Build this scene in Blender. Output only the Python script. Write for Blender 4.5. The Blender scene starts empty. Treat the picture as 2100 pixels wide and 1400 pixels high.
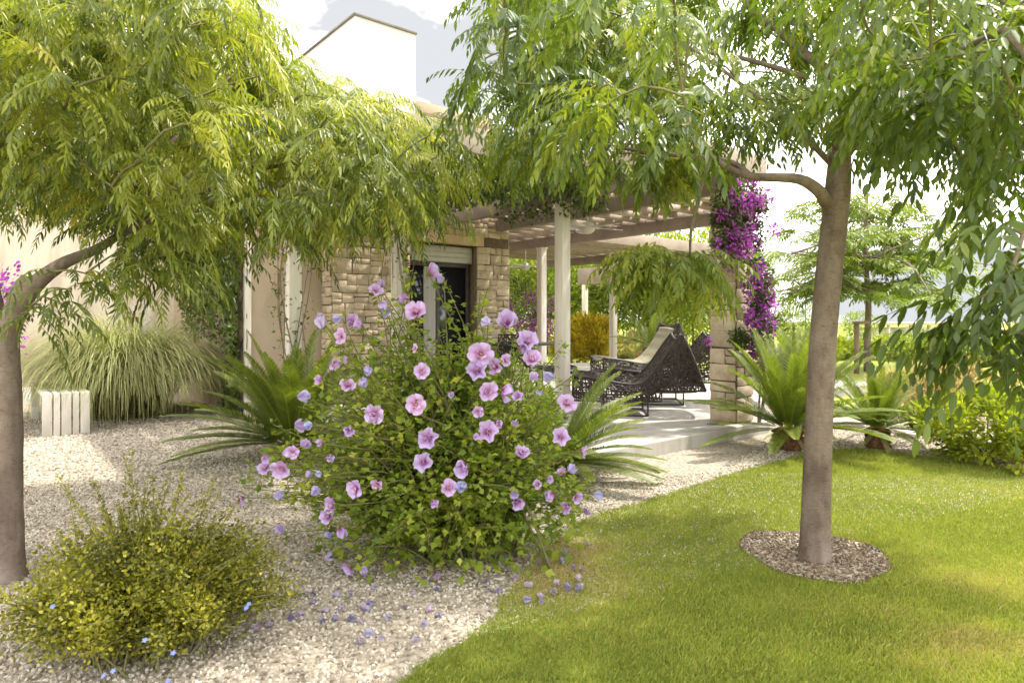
import bpy, math
import numpy as np
from mathutils import Vector, Matrix, Euler

R = math.radians
scene = bpy.context.scene
col = scene.collection

# ------------------------------------------------------------------ camera
F, HX, HY, EYE = 1350.0, 1050.0, 658.0, 1.2      # focal length in photo pixels, principal x, horizon y, eye height
cam_d = bpy.data.cameras.new('camera'); cam = bpy.data.objects.new('camera', cam_d); col.objects.link(cam)
cam.location = (0, 0, EYE); cam.rotation_euler = (R(90), 0, 0)
cam_d.sensor_width = 36.0; cam_d.lens = 36.0 * F / 2100.0
cam_d.shift_y = -(700 - HY) / 2100.0
cam_d.clip_start = 0.05; cam_d.clip_end = 2000
cam_d.dof.use_dof = True; cam_d.dof.focus_distance = 4.2; cam_d.dof.aperture_fstop = 5.6
scene.camera = cam

# ------------------------------------------------------------------ sky and sun
SUN_AZ = math.atan2(0.36, 0.93); SUN_EL = R(62)
w = bpy.data.worlds.new('World'); scene.world = w; w.use_nodes = True
nt = w.node_tree; nt.nodes.clear()
out = nt.nodes.new('ShaderNodeOutputWorld'); bg = nt.nodes.new('ShaderNodeBackground')
sky = nt.nodes.new('ShaderNodeTexSky'); sky.sky_type = 'NISHITA'; sky.sun_disc = False
sky.sun_elevation = SUN_EL; sky.sun_rotation = math.pi / 2 - SUN_AZ; sky.dust_density = 1.5; sky.air_density = 1.0
tc = nt.nodes.new('ShaderNodeTexCoord')
mp = nt.nodes.new('ShaderNodeMapping'); mp.inputs['Scale'].default_value = (1.0, 1.0, 2.2)
mp.inputs['Location'].default_value = (0.86, 2.2, 2.0)
n1 = nt.nodes.new('ShaderNodeTexNoise'); n1.inputs['Scale'].default_value = 2.1; n1.inputs['Detail'].default_value = 7; n1.inputs['Roughness'].default_value = 0.55
rmp = nt.nodes.new('ShaderNodeValToRGB'); rmp.color_ramp.elements[0].position = 0.29; rmp.color_ramp.elements[1].position = 0.43
n2 = nt.nodes.new('ShaderNodeTexNoise'); n2.inputs['Scale'].default_value = 3.7; n2.inputs['Detail'].default_value = 6
rm2 = nt.nodes.new('ShaderNodeValToRGB')
rm2.color_ramp.elements[0].position = 0.39; rm2.color_ramp.elements[0].color = (2.3, 2.35, 2.45, 1)
rm2.color_ramp.elements[1].position = 0.59; rm2.color_ramp.elements[1].color = (14.5, 14.3, 13.8, 1)
mx = nt.nodes.new('ShaderNodeMix'); mx.data_type = 'RGBA'
L = nt.links.new
L(tc.outputs['Generated'], mp.inputs['Vector']); L(mp.outputs['Vector'], n1.inputs['Vector']); L(mp.outputs['Vector'], n2.inputs['Vector'])
L(n1.outputs['Fac'], rmp.inputs['Fac']); L(n2.outputs['Fac'], rm2.inputs['Fac'])
L(rmp.outputs['Color'], mx.inputs['Factor']); L(sky.outputs['Color'], mx.inputs['A']); L(rm2.outputs['Color'], mx.inputs['B'])
L(mx.outputs['Result'], bg.inputs['Color']); bg.inputs['Strength'].default_value = 0.15
L(bg.outputs['Background'], out.inputs['Surface'])

sun_d = bpy.data.lights.new('sun', 'SUN'); sun_d.energy = 3.2; sun_d.angle = R(1.8); sun_d.color = (1.0, 0.95, 0.87)
sun = bpy.data.objects.new('sun', sun_d); col.objects.link(sun)
sd = Vector((math.cos(SUN_EL) * math.cos(SUN_AZ), math.cos(SUN_EL) * math.sin(SUN_AZ), math.sin(SUN_EL)))
sun.rotation_euler = sd.to_track_quat('Z', 'Y').to_euler(); sun.location = sd * 30

vs = scene.view_settings
scene.display_settings.display_device = 'sRGB'
vs.view_transform = 'Standard'; vs.look = 'None'; vs.gamma = 1.0; vs.use_curve_mapping = False; vs.exposure = 1.2
scene.render.engine = 'CYCLES'
cy = scene.cycles
cy.use_denoising = True; cy.use_adaptive_sampling = True; cy.adaptive_threshold = 0.03; cy.max_bounces = 6; cy.diffuse_bounces = 3; cy.glossy_bounces = 2; cy.transmission_bounces = 5; cy.transparent_max_bounces = 6
cy.caustics_reflective = False; cy.caustics_refractive = False; cy.sample_clamp_indirect = 4.0

# ------------------------------------------------------------------ helpers
rng = np.random.default_rng(7)
ORG = {}

def PX(x, y, Y):
    return np.array([(x - HX) / F * Y, Y, EYE + (HY - y) / F * Y])
def GR(x, y, z=0.0):
    Y = F * (EYE - z) / (y - HY)
    return np.array([(x - HX) / F * Y, Y, z])
def proj(P):
    P = np.atleast_2d(P)
    Y = np.maximum(P[:, 1], 0.05)
    return np.stack([HX + F * P[:, 0] / Y, HY - F * (P[:, 2] - EYE) / Y], 1)
BA = R(39.4); CU, SU = math.cos(BA), math.sin(BA)
def W(a, b, z):
    return np.array([a * CU - b * SU, a * SU + b * CU, z])
def Wm(A):
    A = np.asarray(A, float)
    return np.stack([A[:, 0] * CU - A[:, 1] * SU, A[:, 0] * SU + A[:, 1] * CU, A[:, 2]], 1)
def inpoly(P, poly):
    poly = np.asarray(poly, float); x, y = P[:, 0], P[:, 1]
    inside = np.zeros(len(P), bool); j = len(poly) - 1
    for i in range(len(poly)):
        xi, yi = poly[i]; xj, yj = poly[j]
        c = ((yi > y) != (yj > y)) & (x < (xj - xi) * (y - yi) / (yj - yi + 1e-12) + xi)
        inside ^= c; j = i
    return inside

def thing(name, label, cat, loc=(0, 0, 0), group=None):
    o = bpy.data.objects.new(name, None); col.objects.link(o)
    o.empty_display_size = 0.1
    o.location = loc; o['label'] = label; o['category'] = cat
    if group: o['group'] = group
    ORG[o.name] = np.array(loc, float)
    return o
def tag(o, label, cat, group=None):
    o['label'] = label; o['category'] = cat
    if group: o['group'] = group
    return o

def raw_mesh(name, V, Fs, rnd=None, cols=None, smooth=False):
    V = np.asarray(V, np.float32)
    if isinstance(Fs, np.ndarray): Fs = [Fs]
    Fs = [np.asarray(f, np.int32) for f in Fs if len(f)]
    me = bpy.data.meshes.new(name)
    loops = np.concatenate([f.ravel() for f in Fs])
    sizes = np.concatenate([np.full(len(f), f.shape[1], np.int32) for f in Fs])
    starts = np.concatenate([[0], np.cumsum(sizes)[:-1]]).astype(np.int32)
    me.vertices.add(len(V)); me.vertices.foreach_set('co', V.ravel())
    me.loops.add(len(loops)); me.loops.foreach_set('vertex_index', loops)
    me.polygons.add(len(sizes)); me.polygons.foreach_set('loop_start', starts)
    if smooth: me.polygons.foreach_set('use_smooth', np.ones(len(sizes), bool))
    me.update(calc_edges=True)
    if rnd is not None:
        at = me.attributes.new('rnd', 'FLOAT', 'POINT'); at.data.foreach_set('value', np.asarray(rnd, np.float32))
    if cols is not None:
        at = me.attributes.new('tint', 'FLOAT_COLOR', 'POINT')
        c = np.ones((len(V), 4), np.float32); c[:, :3] = cols; at.data.foreach_set('color', c.ravel())
    return me

def build(name, V, Fs, mat, parent=None, loc=None, bevel=0, **kw):
    """mesh object from world-space vertices"""
    V = np.asarray(V, float)
    org = ORG[parent.name] if parent is not None else (np.array(loc, float) if loc is not None else np.zeros(3))
    me = raw_mesh(name, V - org, Fs, **kw)
    me.materials.append(mat)
    o = bpy.data.objects.new(name, me); col.objects.link(o)
    if parent is not None: o.parent = parent
    else: o.location = org
    ORG[o.name] = org
    if parent is not None and name in ('foliage','stems','branches','blades','plumes','crown','flower_cluster'): o['kind'] = 'stuff'
    if bevel:
        m = o.modifiers.new('bevel', 'BEVEL'); m.width = bevel; m.segments = 2; m.limit_method = 'ANGLE'
    return o

def place(name, me, parent, loc, rot=(0, 0, 0), sc=1.0):
    """object sharing mesh data, loc in world space"""
    o = bpy.data.objects.new(name, me); col.objects.link(o)
    if parent is not None:
        o.parent = parent; loc = np.asarray(loc) - ORG[parent.name]
    o.location = loc; o.rotation_euler = rot
    o.scale = (sc, sc, sc) if np.isscalar(sc) else sc
    return o

class MB:
    def __init__(s): s.V = []; s.Q = []; s.T = []; s.R = []; s.n = 0
    def add(s, V, Q=None, T=None, rnd=0.5):
        V = np.asarray(V, float)
        if Q is not None and len(Q): s.Q.append(np.asarray(Q, int).reshape(-1, 4) + s.n)
        if T is not None and len(T): s.T.append(np.asarray(T, int).reshape(-1, 3) + s.n)
        s.V.append(V); s.R.append(np.full(len(V), rnd) if np.isscalar(rnd) else np.asarray(rnd)); s.n += len(V); return s
    def box(s, lo, hi, ab=False, rnd=0.5):
        x0, y0, z0 = lo; x1, y1, z1 = hi
        V = np.array([[x0,y0,z0],[x1,y0,z0],[x1,y1,z0],[x0,y1,z0],[x0,y0,z1],[x1,y0,z1],[x1,y1,z1],[x0,y1,z1]], float)
        if ab: V = Wm(V)
        return s.add(V, Q=[[0,3,2,1],[4,5,6,7],[0,1,5,4],[1,2,6,5],[2,3,7,6],[3,0,4,7]], rnd=rnd)
    def tube(s, pts, rad, sides=8, cap=True, rnd=0.5, jit=0.0):
        V, Q, T = tube_arr(pts, rad, sides, cap, jit); return s.add(V, Q, T, rnd)
    def lathe(s, prof, c, n=20, rnd=0.5):
        prof = np.asarray(prof, float); m = len(prof)
        t = np.linspace(0, 2*np.pi, n, endpoint=False)
        V = np.stack([np.outer(prof[:,0], np.cos(t)), np.outer(prof[:,0], np.sin(t)), np.repeat(prof[:,1:2], n, 1)], 2).reshape(-1,3) + np.asarray(c)
        i = np.arange(m-1)[:,None]*n; j = np.arange(n)[None]
        Q = np.stack([i+j, i+(j+1)%n, i+n+(j+1)%n, i+n+j], 2).reshape(-1,4)
        return s.add(V, Q, rnd=rnd)
    def merge(s, V, Fx, rnd):
        s.add(V, T=Fx if Fx.shape[1]==3 else None, Q=Fx if Fx.shape[1]==4 else None, rnd=rnd)
    def build(s, name, mat, parent=None, **kw):
        Fs = []
        if s.Q: Fs.append(np.concatenate(s.Q))
        if s.T: Fs.append(np.concatenate(s.T))
        return build(name, np.concatenate(s.V), Fs, mat, parent, rnd=np.concatenate(s.R), **kw)

def tube_arr(pts, rad, sides=8, cap=True, jit=0.0):
    pts = np.asarray(pts, float); n = len(pts)
    rad = np.full(n, rad) if np.isscalar(rad) else np.asarray(rad, float)
    tg = np.gradient(pts, axis=0); tg /= np.linalg.norm(tg, axis=1)[:, None] + 1e-12
    up = np.array([0, 0, 1.0]) if abs(tg[0][2]) < 0.9 else np.array([1.0, 0, 0])
    rings = []
    s = np.cross(tg[0], up); s /= np.linalg.norm(s)
    th = np.linspace(0, 2*np.pi, sides, endpoint=False)
    for i in range(n):
        s = s - tg[i]*np.dot(s, tg[i]); s /= np.linalg.norm(s) + 1e-12
        q = np.cross(tg[i], s)
        r = rad[i] * (1 + jit*rng.normal(size=sides)) if jit else rad[i]*np.ones(sides)
        rings.append(pts[i] + (np.cos(th)*r)[:,None]*s + (np.sin(th)*r)[:,None]*q)
    V = np.concatenate(rings)
    i = np.arange(n-1)[:,None]*sides; j = np.arange(sides)[None]
    Q = np.stack([i+j, i+(j+1)%sides, i+sides+(j+1)%sides, i+sides+j], 2).reshape(-1,4)
    T = None
    if cap:
        k = len(V); V = np.vstack([V, pts[0], pts[-1]])
        j = np.arange(sides); b = (n-1)*sides
        T = np.concatenate([np.stack([np.full(sides,k), (j+1)%sides, j],1), np.stack([np.full(sides,k+1), b+j, b+(j+1)%sides],1)])
    return V, Q, T

def smooth_path(pts, n):
    pts = np.asarray(pts, float); m = len(pts)
    P = np.vstack([2*pts[0]-pts[1], pts, 2*pts[-1]-pts[-2]])
    t = np.linspace(0, m-1-1e-6, n); i = t.astype(int); f = (t-i)[:,None]
    p0,p1,p2,p3 = P[i],P[i+1],P[i+2],P[i+3]
    return 0.5*((2*p1)+(-p0+p2)*f+(2*p0-5*p1+4*p2-p3)*f**2+(-p0+3*p1-3*p2+p3)*f**3)

def rotz(a):
    c, s = np.cos(a), np.sin(a); M = np.zeros((len(a),3,3)); M[:,0,0]=c; M[:,0,1]=-s; M[:,1,0]=s; M[:,1,1]=c; M[:,2,2]=1; return M
def basis(fwd, up):
    """rows of matrices whose columns are x=fwd, y=side, z=normal"""
    f = fwd/np.linalg.norm(fwd,axis=1)[:,None]
    s = np.cross(up, f); nrm = np.linalg.norm(s,axis=1)[:,None]
    s = np.where(nrm<1e-3, np.array([[1.0,0,0]]), s/np.maximum(nrm,1e-6)); n = np.cross(f, s)
    return np.stack([f, s, n], 2)
def scatter(tV, tF, M, P, S, inst_rnd, t_rnd=None):
    """copies of one template; M (N,3,3), P (N,3), S (N,)"""
    N = len(P)
    V = np.einsum('nij,kj->nki', M*np.asarray(S)[:,None,None], tV) + P[:,None,:]
    Fx = (tF[None] + (np.arange(N)*len(tV))[:,None,None]).reshape(-1, tF.shape[1])
    r = np.repeat(inst_rnd, len(tV))
    if t_rnd is not None: r = r + np.tile(t_rnd, N)
    return V.reshape(-1,3), Fx, r

# ------------------------------------------------------------------ materials
def nodes(name):
    m = bpy.data.materials.new(name); m.use_nodes = True
    t = m.node_tree; b = t.nodes['Principled BSDF']; return m, t, b
def ramp(t, stops):
    r = t.nodes.new('ShaderNodeValToRGB'); e = r.color_ramp.elements
    while len(e) < len(stops): e.new(0.5)
    for k, (p, c) in enumerate(stops): e[k].position = p; e[k].color = (*c, 1)
    return r
def surf(name, stops, scale=8, detail=6, rough=0.8, bump=0.2, bscale=None, spec=0.3, objrand=0.0, coord='Object', stretch=(1,1,1), metallic=0, dist=0.01):
    m, t, b = nodes(name)
    tcn = t.nodes.new('ShaderNodeTexCoord'); mpn = t.nodes.new('ShaderNodeMapping'); mpn.inputs['Scale'].default_value = stretch
    t.links.new(tcn.outputs[coord], mpn.inputs['Vector'])
    n = t.nodes.new('ShaderNodeTexNoise'); n.inputs['Scale'].default_value = scale; n.inputs['Detail'].default_value = detail; n.inputs['Roughness'].default_value = 0.6
    t.links.new(mpn.outputs['Vector'], n.inputs['Vector'])
    r = ramp(t, stops); t.links.new(n.outputs['Fac'], r.inputs['Fac'])
    src = r.outputs['Color']
    if objrand:
        oi = t.nodes.new('ShaderNodeObjectInfo'); hs = t.nodes.new('ShaderNodeHueSaturation')
        mr = t.nodes.new('ShaderNodeMapRange'); mr.inputs['To Min'].default_value = 1-objrand; mr.inputs['To Max'].default_value = 1+objrand
        t.links.new(oi.outputs['Random'], mr.inputs['Value']); t.links.new(mr.outputs['Result'], hs.inputs['Value']); t.links.new(src, hs.inputs['Color']); src = hs.outputs['Color']
    t.links.new(src, b.inputs['Base Color'])
    b.inputs['Roughness'].default_value = rough; b.inputs['Specular IOR Level'].default_value = spec; b.inputs['Metallic'].default_value = metallic
    if bump:
        n3 = t.nodes.new('ShaderNodeTexNoise'); n3.inputs['Scale'].default_value = bscale or scale*4; n3.inputs['Detail'].default_value = 5
        t.links.new(mpn.outputs['Vector'], n3.inputs['Vector'])
        bp = t.nodes.new('ShaderNodeBump'); bp.inputs['Strength'].default_value = bump; bp.inputs['Distance'].default_value = dist
        t.links.new(n3.outputs['Fac'], bp.inputs['Height']); t.links.new(bp.outputs['Normal'], b.inputs['Normal'])
    return m
def leafmat(name, stops, trans=0.35, rough=0.45, spec=0.35, tmul=(1.25,1.35,0.55)):
    m, t, b = nodes(name)
    a = t.nodes.new('ShaderNodeAttribute'); a.attribute_name = 'rnd'
    r = ramp(t, stops); t.links.new(a.outputs['Fac'], r.inputs['Fac'])
    t.links.new(r.outputs['Color'], b.inputs['Base Color'])
    b.inputs['Roughness'].default_value = rough; b.inputs['Specular IOR Level'].default_value = spec
    tr = t.nodes.new('ShaderNodeBsdfTranslucent'); mm = t.nodes.new('ShaderNodeMix'); mm.data_type='RGBA'; mm.blend_type='MULTIPLY'
    mm.inputs['Factor'].default_value = 1; t.links.new(r.outputs['Color'], mm.inputs['A']); mm.inputs['B'].default_value = (*tmul,1)
    t.links.new(mm.outputs['Result'], tr.inputs['Color'])
    ms = t.nodes.new('ShaderNodeMixShader'); ms.inputs['Fac'].default_value = trans
    t.links.new(b.outputs['BSDF'], ms.inputs[1]); t.links.new(tr.outputs['BSDF'], ms.inputs[2])
    t.links.new(ms.outputs['Shader'], t.nodes['Material Output'].inputs['Surface'])
    return m
def tintmat(name, trans=0.4, rough=0.5):
    m, t, b = nodes(name)
    a = t.nodes.new('ShaderNodeAttribute'); a.attribute_name = 'tint'
    oi = t.nodes.new('ShaderNodeObjectInfo'); hs = t.nodes.new('ShaderNodeHueSaturation')
    mr = t.nodes.new('ShaderNodeMapRange'); mr.inputs['To Min'].default_value = 0.475; mr.inputs['To Max'].default_value = 0.515
    t.links.new(oi.outputs['Random'], mr.inputs['Value']); t.links.new(mr.outputs['Result'], hs.inputs['Hue'])
    t.links.new(a.outputs['Color'], hs.inputs['Color'])
    t.links.new(hs.outputs['Color'], b.inputs['Base Color']); b.inputs['Roughness'].default_value = rough; b.inputs['Specular IOR Level'].default_value = 0.2
    tr = t.nodes.new('ShaderNodeBsdfTranslucent'); t.links.new(hs.outputs['Color'], tr.inputs['Color'])
    ms = t.nodes.new('ShaderNodeMixShader'); ms.inputs['Fac'].default_value = trans
    t.links.new(b.outputs['BSDF'], ms.inputs[1]); t.links.new(tr.outputs['BSDF'], ms.inputs[2])
    t.links.new(ms.outputs['Shader'], t.nodes['Material Output'].inputs['Surface'])
    return m

M = {}
M['ground'] = surf('far_grass', [(0.3,(0.15,0.19,0.035)),(0.5,(0.235,0.27,0.055)),(0.7,(0.33,0.33,0.10))], 0.5, 8, 0.95, 0.4, 30, 0.05, coord='Object')
M['gravel'] = surf('gravel_bed', [(0.32,(0.12,0.10,0.075)),(0.45,(0.30,0.255,0.195)),(0.62,(0.46,0.405,0.325))], 38, 5, 0.95, 0.9, 60, 0.05)
M['soil'] = surf('mulch_soil', [(0.3,(0.055,0.038,0.025)),(0.5,(0.13,0.095,0.06)),(0.68,(0.21,0.155,0.10))], 45, 5, 0.95, 0.9, 70, 0.05)
M['concrete'] = surf('patio_concrete', [(0.3,(0.37,0.34,0.30)),(0.5,(0.45,0.42,0.375)),(0.7,(0.50,0.47,0.43))], 1.6, 9, 0.75, 0.08, 60, 0.25)
M['cream'] = surf('cream_render', [(0.3,(0.58,0.495,0.385)),(0.5,(0.64,0.555,0.44)),(0.7,(0.69,0.605,0.49))], 1.3, 9, 0.9, 0.15, 90, 0.1)
M['white'] = surf('white_render', [(0.3,(0.76,0.74,0.70)),(0.7,(0.82,0.80,0.77))], 1.1, 8, 0.9, 0.1, 90, 0.1)
M['tan'] = surf('tan_render', [(0.3,(0.36,0.285,0.20)),(0.5,(0.41,0.33,0.24)),(0.7,(0.46,0.375,0.275))], 1.3, 9, 0.9, 0.15, 90, 0.1)
M['tower'] = surf('tower_render', [(0.3,(0.50,0.49,0.475)),(0.7,(0.56,0.55,0.535))], 1.1, 8, 0.9, 0.1, 90, 0.1)
M['coping'] = surf('coping', [(0.3,(0.13,0.12,0.10)),(0.7,(0.20,0.18,0.155))], 5, 6, 0.85, 0.1)
M['stone'] = surf('ashlar_stone', [(0.25,(0.33,0.25,0.165)),(0.5,(0.47,0.38,0.27)),(0.75,(0.57,0.48,0.365))], 9, 8, 0.9, 0.7, 35, 0.1, objrand=0.16)
M['mortar'] = surf('mortar', [(0.3,(0.12,0.085,0.055)),(0.7,(0.19,0.14,0.095))], 20, 5, 0.95, 0.4)
M['lintel'] = surf('lintel_stone', [(0.3,(0.46,0.32,0.18)),(0.7,(0.58,0.44,0.28))], 5, 6, 0.85, 0.3)
M['beam'] = surf('brown_beam', [(0.3,(0.20,0.155,0.125)),(0.7,(0.29,0.235,0.19))], 4, 6, 0.65, 0.15, 20, 0.25, objrand=0.12)
M['rafter'] = surf('pale_rafter', [(0.3,(0.27,0.21,0.165)),(0.7,(0.37,0.30,0.24))], 4, 6, 0.7, 0.15, 20, 0.25, objrand=0.12)
M['fascia'] = surf('fascia_board', [(0.3,(0.30,0.24,0.19)),(0.7,(0.40,0.33,0.27))], 4, 6, 0.7, 0.15, 20, 0.2)
M['board'] = surf('roof_board', [(0.3,(0.60,0.54,0.45)),(0.7,(0.70,0.64,0.56))], 4, 6, 0.7, 0.1, 20, 0.25, objrand=0.12)
M['post'] = surf('painted_post', [(0.3,(0.60,0.545,0.46)),(0.5,(0.69,0.64,0.56)),(0.75,(0.76,0.71,0.64))], 5, 8, 0.6, 0.12, 25, 0.3, stretch=(1,1,0.25))
M['bark'] = None
M['bench'] = surf('weathered_slat', [(0.3,(0.50,0.465,0.41)),(0.7,(0.67,0.63,0.565))], 6, 8, 0.8, 0.2, 40, 0.15, stretch=(1,1,0.3), objrand=0.08)
M['black'] = surf('black_weave', [(0.3,(0.028,0.020,0.015)),(0.7,(0.062,0.047,0.036))], 20, 4, 0.45, 0.1, 60, 0.4)
M['metal'] = surf('dark_steel', [(0.3,(0.04,0.04,0.038)),(0.7,(0.075,0.073,0.07))], 10, 4, 0.4, 0.05, 60, 0.5, metallic=0.5)
M['cushion'] = surf('olive_cushion', [(0.3,(0.24,0.22,0.15)),(0.7,(0.33,0.31,0.22))], 30, 5, 0.95, 0.4, 120, 0.05)
M['terracotta'] = surf('terracotta', [(0.3,(0.36,0.15,0.07)),(0.7,(0.50,0.24,0.12))], 8, 6, 0.85, 0.2)
M['fan'] = surf('fan_white', [(0.3,(0.60,0.57,0.52)),(0.7,(0.68,0.65,0.60))], 8, 4, 0.5, 0.0)
M['frame'] = surf('door_frame', [(0.3,(0.055,0.045,0.045)),(0.7,(0.09,0.075,0.07))], 8, 4, 0.5, 0.05)
M['shutter'] = surf('shutter_grey', [(0.3,(0.42,0.40,0.35)),(0.7,(0.52,0.50,0.45))], 8, 4, 0.6, 0.05)
m_, t_, b_ = nodes('door_glass'); b_.inputs['Base Color'].default_value=(0.02,0.02,0.024,1); b_.inputs['Roughness'].default_value=0.08; b_.inputs['Specular IOR Level'].default_value=0.5; M['glass']=m_
M['curtain'] = surf('curtain', [(0.3,(0.52,0.50,0.47)),(0.7,(0.62,0.60,0.57))], 3, 4, 0.9, 0.5, 30, stretch=(6,6,0.2))
M['twig'] = surf('green_twig', [(0.3,(0.12,0.12,0.045)),(0.7,(0.22,0.2,0.09))], 10, 4, 0.7, 0.1)
M['palm_trunk'] = surf('cycad_trunk', [(0.3,(0.07,0.035,0.018)),(0.5,(0.19,0.10,0.05)),(0.7,(0.30,0.17,0.09))], 22, 6, 0.95, 1.0, 40, 0.05, dist=0.03)
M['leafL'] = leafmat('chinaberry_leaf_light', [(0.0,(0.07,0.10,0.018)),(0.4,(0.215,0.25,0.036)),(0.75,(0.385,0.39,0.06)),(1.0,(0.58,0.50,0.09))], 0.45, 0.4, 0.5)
M['leafR'] = leafmat('chinaberry_leaf_deep', [(0.0,(0.055,0.09,0.02)),(0.45,(0.135,0.185,0.032)),(0.8,(0.26,0.295,0.045)),(1.0,(0.43,0.41,0.06))], 0.45, 0.38, 0.5)
M['leafH'] = leafmat('hibiscus_leaf', [(0.0,(0.07,0.115,0.016)),(0.45,(0.175,0.245,0.03)),(0.8,(0.31,0.37,0.05)),(1.0,(0.46,0.48,0.08))], 0.42)
M['leafS'] = leafmat('small_shrub_leaf', [(0.0,(0.055,0.06,0.010)),(0.45,(0.18,0.18,0.018)),(0.8,(0.335,0.315,0.03)),(1.0,(0.48,0.39,0.05))], 0.38)
M['leafP'] = leafmat('cycad_leaf', [(0.0,(0.04,0.07,0.014)),(0.5,(0.12,0.16,0.022)),(0.85,(0.26,0.285,0.045)),(1.0,(0.42,0.41,0.12))], 0.35, 0.42, 0.4)
M['leafG'] = leafmat('glossy_leaf', [(0.0,(0.12,0.165,0.018)),(0.5,(0.30,0.345,0.03)),(1.0,(0.54,0.54,0.06))], 0.38, 0.4, 0.4)
M['leafI'] = leafmat('ivy_leaf', [(0.0,(0.03,0.055,0.012)),(0.5,(0.08,0.115,0.02)),(1.0,(0.19,0.22,0.05))], 0.25)
M['leafB'] = leafmat('background_leaf', [(0.0,(0.08,0.12,0.02)),(0.5,(0.20,0.25,0.035)),(1.0,(0.40,0.41,0.07))], 0.42)
M['leafY'] = leafmat('yellow_leaf', [(0.0,(0.20,0.16,0.02)),(0.5,(0.42,0.33,0.03)),(1.0,(0.60,0.30,0.04))], 0.40)
M['leafRed'] = leafmat('russet_leaf', [(0.0,(0.16,0.10,0.04)),(0.5,(0.32,0.20,0.09)),(1.0,(0.46,0.34,0.16))], 0.35)
M['straw'] = leafmat('straw_leaf', [(0.0,(0.26,0.22,0.10)),(0.5,(0.42,0.37,0.19)),(1.0,(0.58,0.52,0.32))], 0.35)
M['pampas'] = leafmat('tall_grass_blade', [(0.0,(0.11,0.12,0.035)),(0.5,(0.27,0.28,0.105)),(1.0,(0.50,0.49,0.25))], 0.30, 0.5)
M['plume'] = leafmat('grass_plume', [(0.0,(0.55,0.52,0.44)),(1.0,(0.75,0.73,0.66))], 0.4, 0.9, tmul=(1,1,1))
M['lawn_blade'] = leafmat('lawn_blade', [(0.0,(0.13,0.17,0.03)),(0.42,(0.265,0.315,0.055)),(0.68,(0.38,0.385,0.085)),(1.0,(0.51,0.40,0.19))], 0.35, 0.6, 0.2)
M['petal'] = tintmat('hibiscus_petal', 0.35)
M['stamen'] = surf('stamen', [(0.3,(0.65,0.55,0.35)),(0.7,(0.75,0.68,0.48))], 10, 3, 0.8, 0)
M['bract'] = leafmat('bougainvillea_bract', [(0.0,(0.20,0.025,0.22)),(0.5,(0.40,0.07,0.42)),(0.85,(0.52,0.16,0.54)),(1.0,(0.62,0.36,0.60))], 0.4, tmul=(1,0.9,1))
M['bluefl'] = leafmat('blue_petal', [(0.0,(0.10,0.14,0.50)),(1.0,(0.22,0.30,0.72))], 0.3, tmul=(1,1,1))
M['stake'] = surf('wood_stake', [(0.3,(0.16,0.11,0.075)),(0.7,(0.26,0.19,0.13))], 8, 5, 0.85, 0.2)
M['rock'] = surf('pale_rock', [(0.3,(0.36,0.30,0.23)),(0.7,(0.58,0.50,0.41))], 6, 7, 0.9, 0.6)
M['tile'] = surf('pale_roof', [(0.3,(0.52,0.44,0.36)),(0.7,(0.62,0.54,0.46))], 3, 5, 0.85, 0.2)

def bark_mat():
    """smooth grey-brown bark: broad patches, fine horizontal lenticels and dark flecks"""
    m, t, b = nodes('smooth_bark'); K = t.links.new
    tcn = t.nodes.new('ShaderNodeTexCoord')
    def noise(scale, st, det=6, ro=0.6):
        mpn = t.nodes.new('ShaderNodeMapping'); mpn.inputs['Scale'].default_value = st; K(tcn.outputs['Object'], mpn.inputs['Vector'])
        n = t.nodes.new('ShaderNodeTexNoise'); n.inputs['Scale'].default_value = scale; n.inputs['Detail'].default_value = det; n.inputs['Roughness'].default_value = ro
        K(mpn.outputs['Vector'], n.inputs['Vector']); return n
    n1 = noise(4.5, (1,1,0.7)); n2 = noise(42, (1,1,3.2), 8, 0.7); n3 = noise(16, (1,1,0.35), 5); n4 = noise(95, (1,1,1.4), 4)
    r1 = ramp(t, [(0.30,(0.13,0.098,0.076)),(0.50,(0.205,0.16,0.128)),(0.70,(0.29,0.24,0.20))]); K(n1.outputs['Fac'], r1.inputs['Fac'])
    r2 = ramp(t, [(0.30,(0.50,0.48,0.46)),(0.44,(0.92,0.92,0.92)),(0.70,(1.15,1.14,1.12))]); K(n2.outputs['Fac'], r2.inputs['Fac'])
    r3 = ramp(t, [(0.35,(0.72,0.70,0.68)),(0.55,(1.05,1.05,1.05))]); K(n3.outputs['Fac'], r3.inputs['Fac'])
    def mul(a_, b_):
        x = t.nodes.new('ShaderNodeMix'); x.data_type='RGBA'; x.blend_type='MULTIPLY'; x.inputs['Factor'].default_value=1; K(a_, x.inputs['A']); K(b_, x.inputs['B']); return x.outputs['Result']
    K(mul(mul(r1.outputs['Color'], r2.outputs['Color']), r3.outputs['Color']), b.inputs['Base Color'])
    b.inputs['Roughness'].default_value = 0.85; b.inputs['Specular IOR Level'].default_value = 0.15
    ad = t.nodes.new('ShaderNodeMath'); ad.operation='ADD'; K(n2.outputs['Fac'], ad.inputs[0]); K(n4.outputs['Fac'], ad.inputs[1])
    bp = t.nodes.new('ShaderNodeBump'); bp.inputs['Strength'].default_value = 0.5; bp.inputs['Distance'].default_value = 0.004; K(ad.outputs[0], bp.inputs['Height']); K(bp.outputs['Normal'], b.inputs['Normal'])
    return m
M['bark'] = bark_mat()
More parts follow.
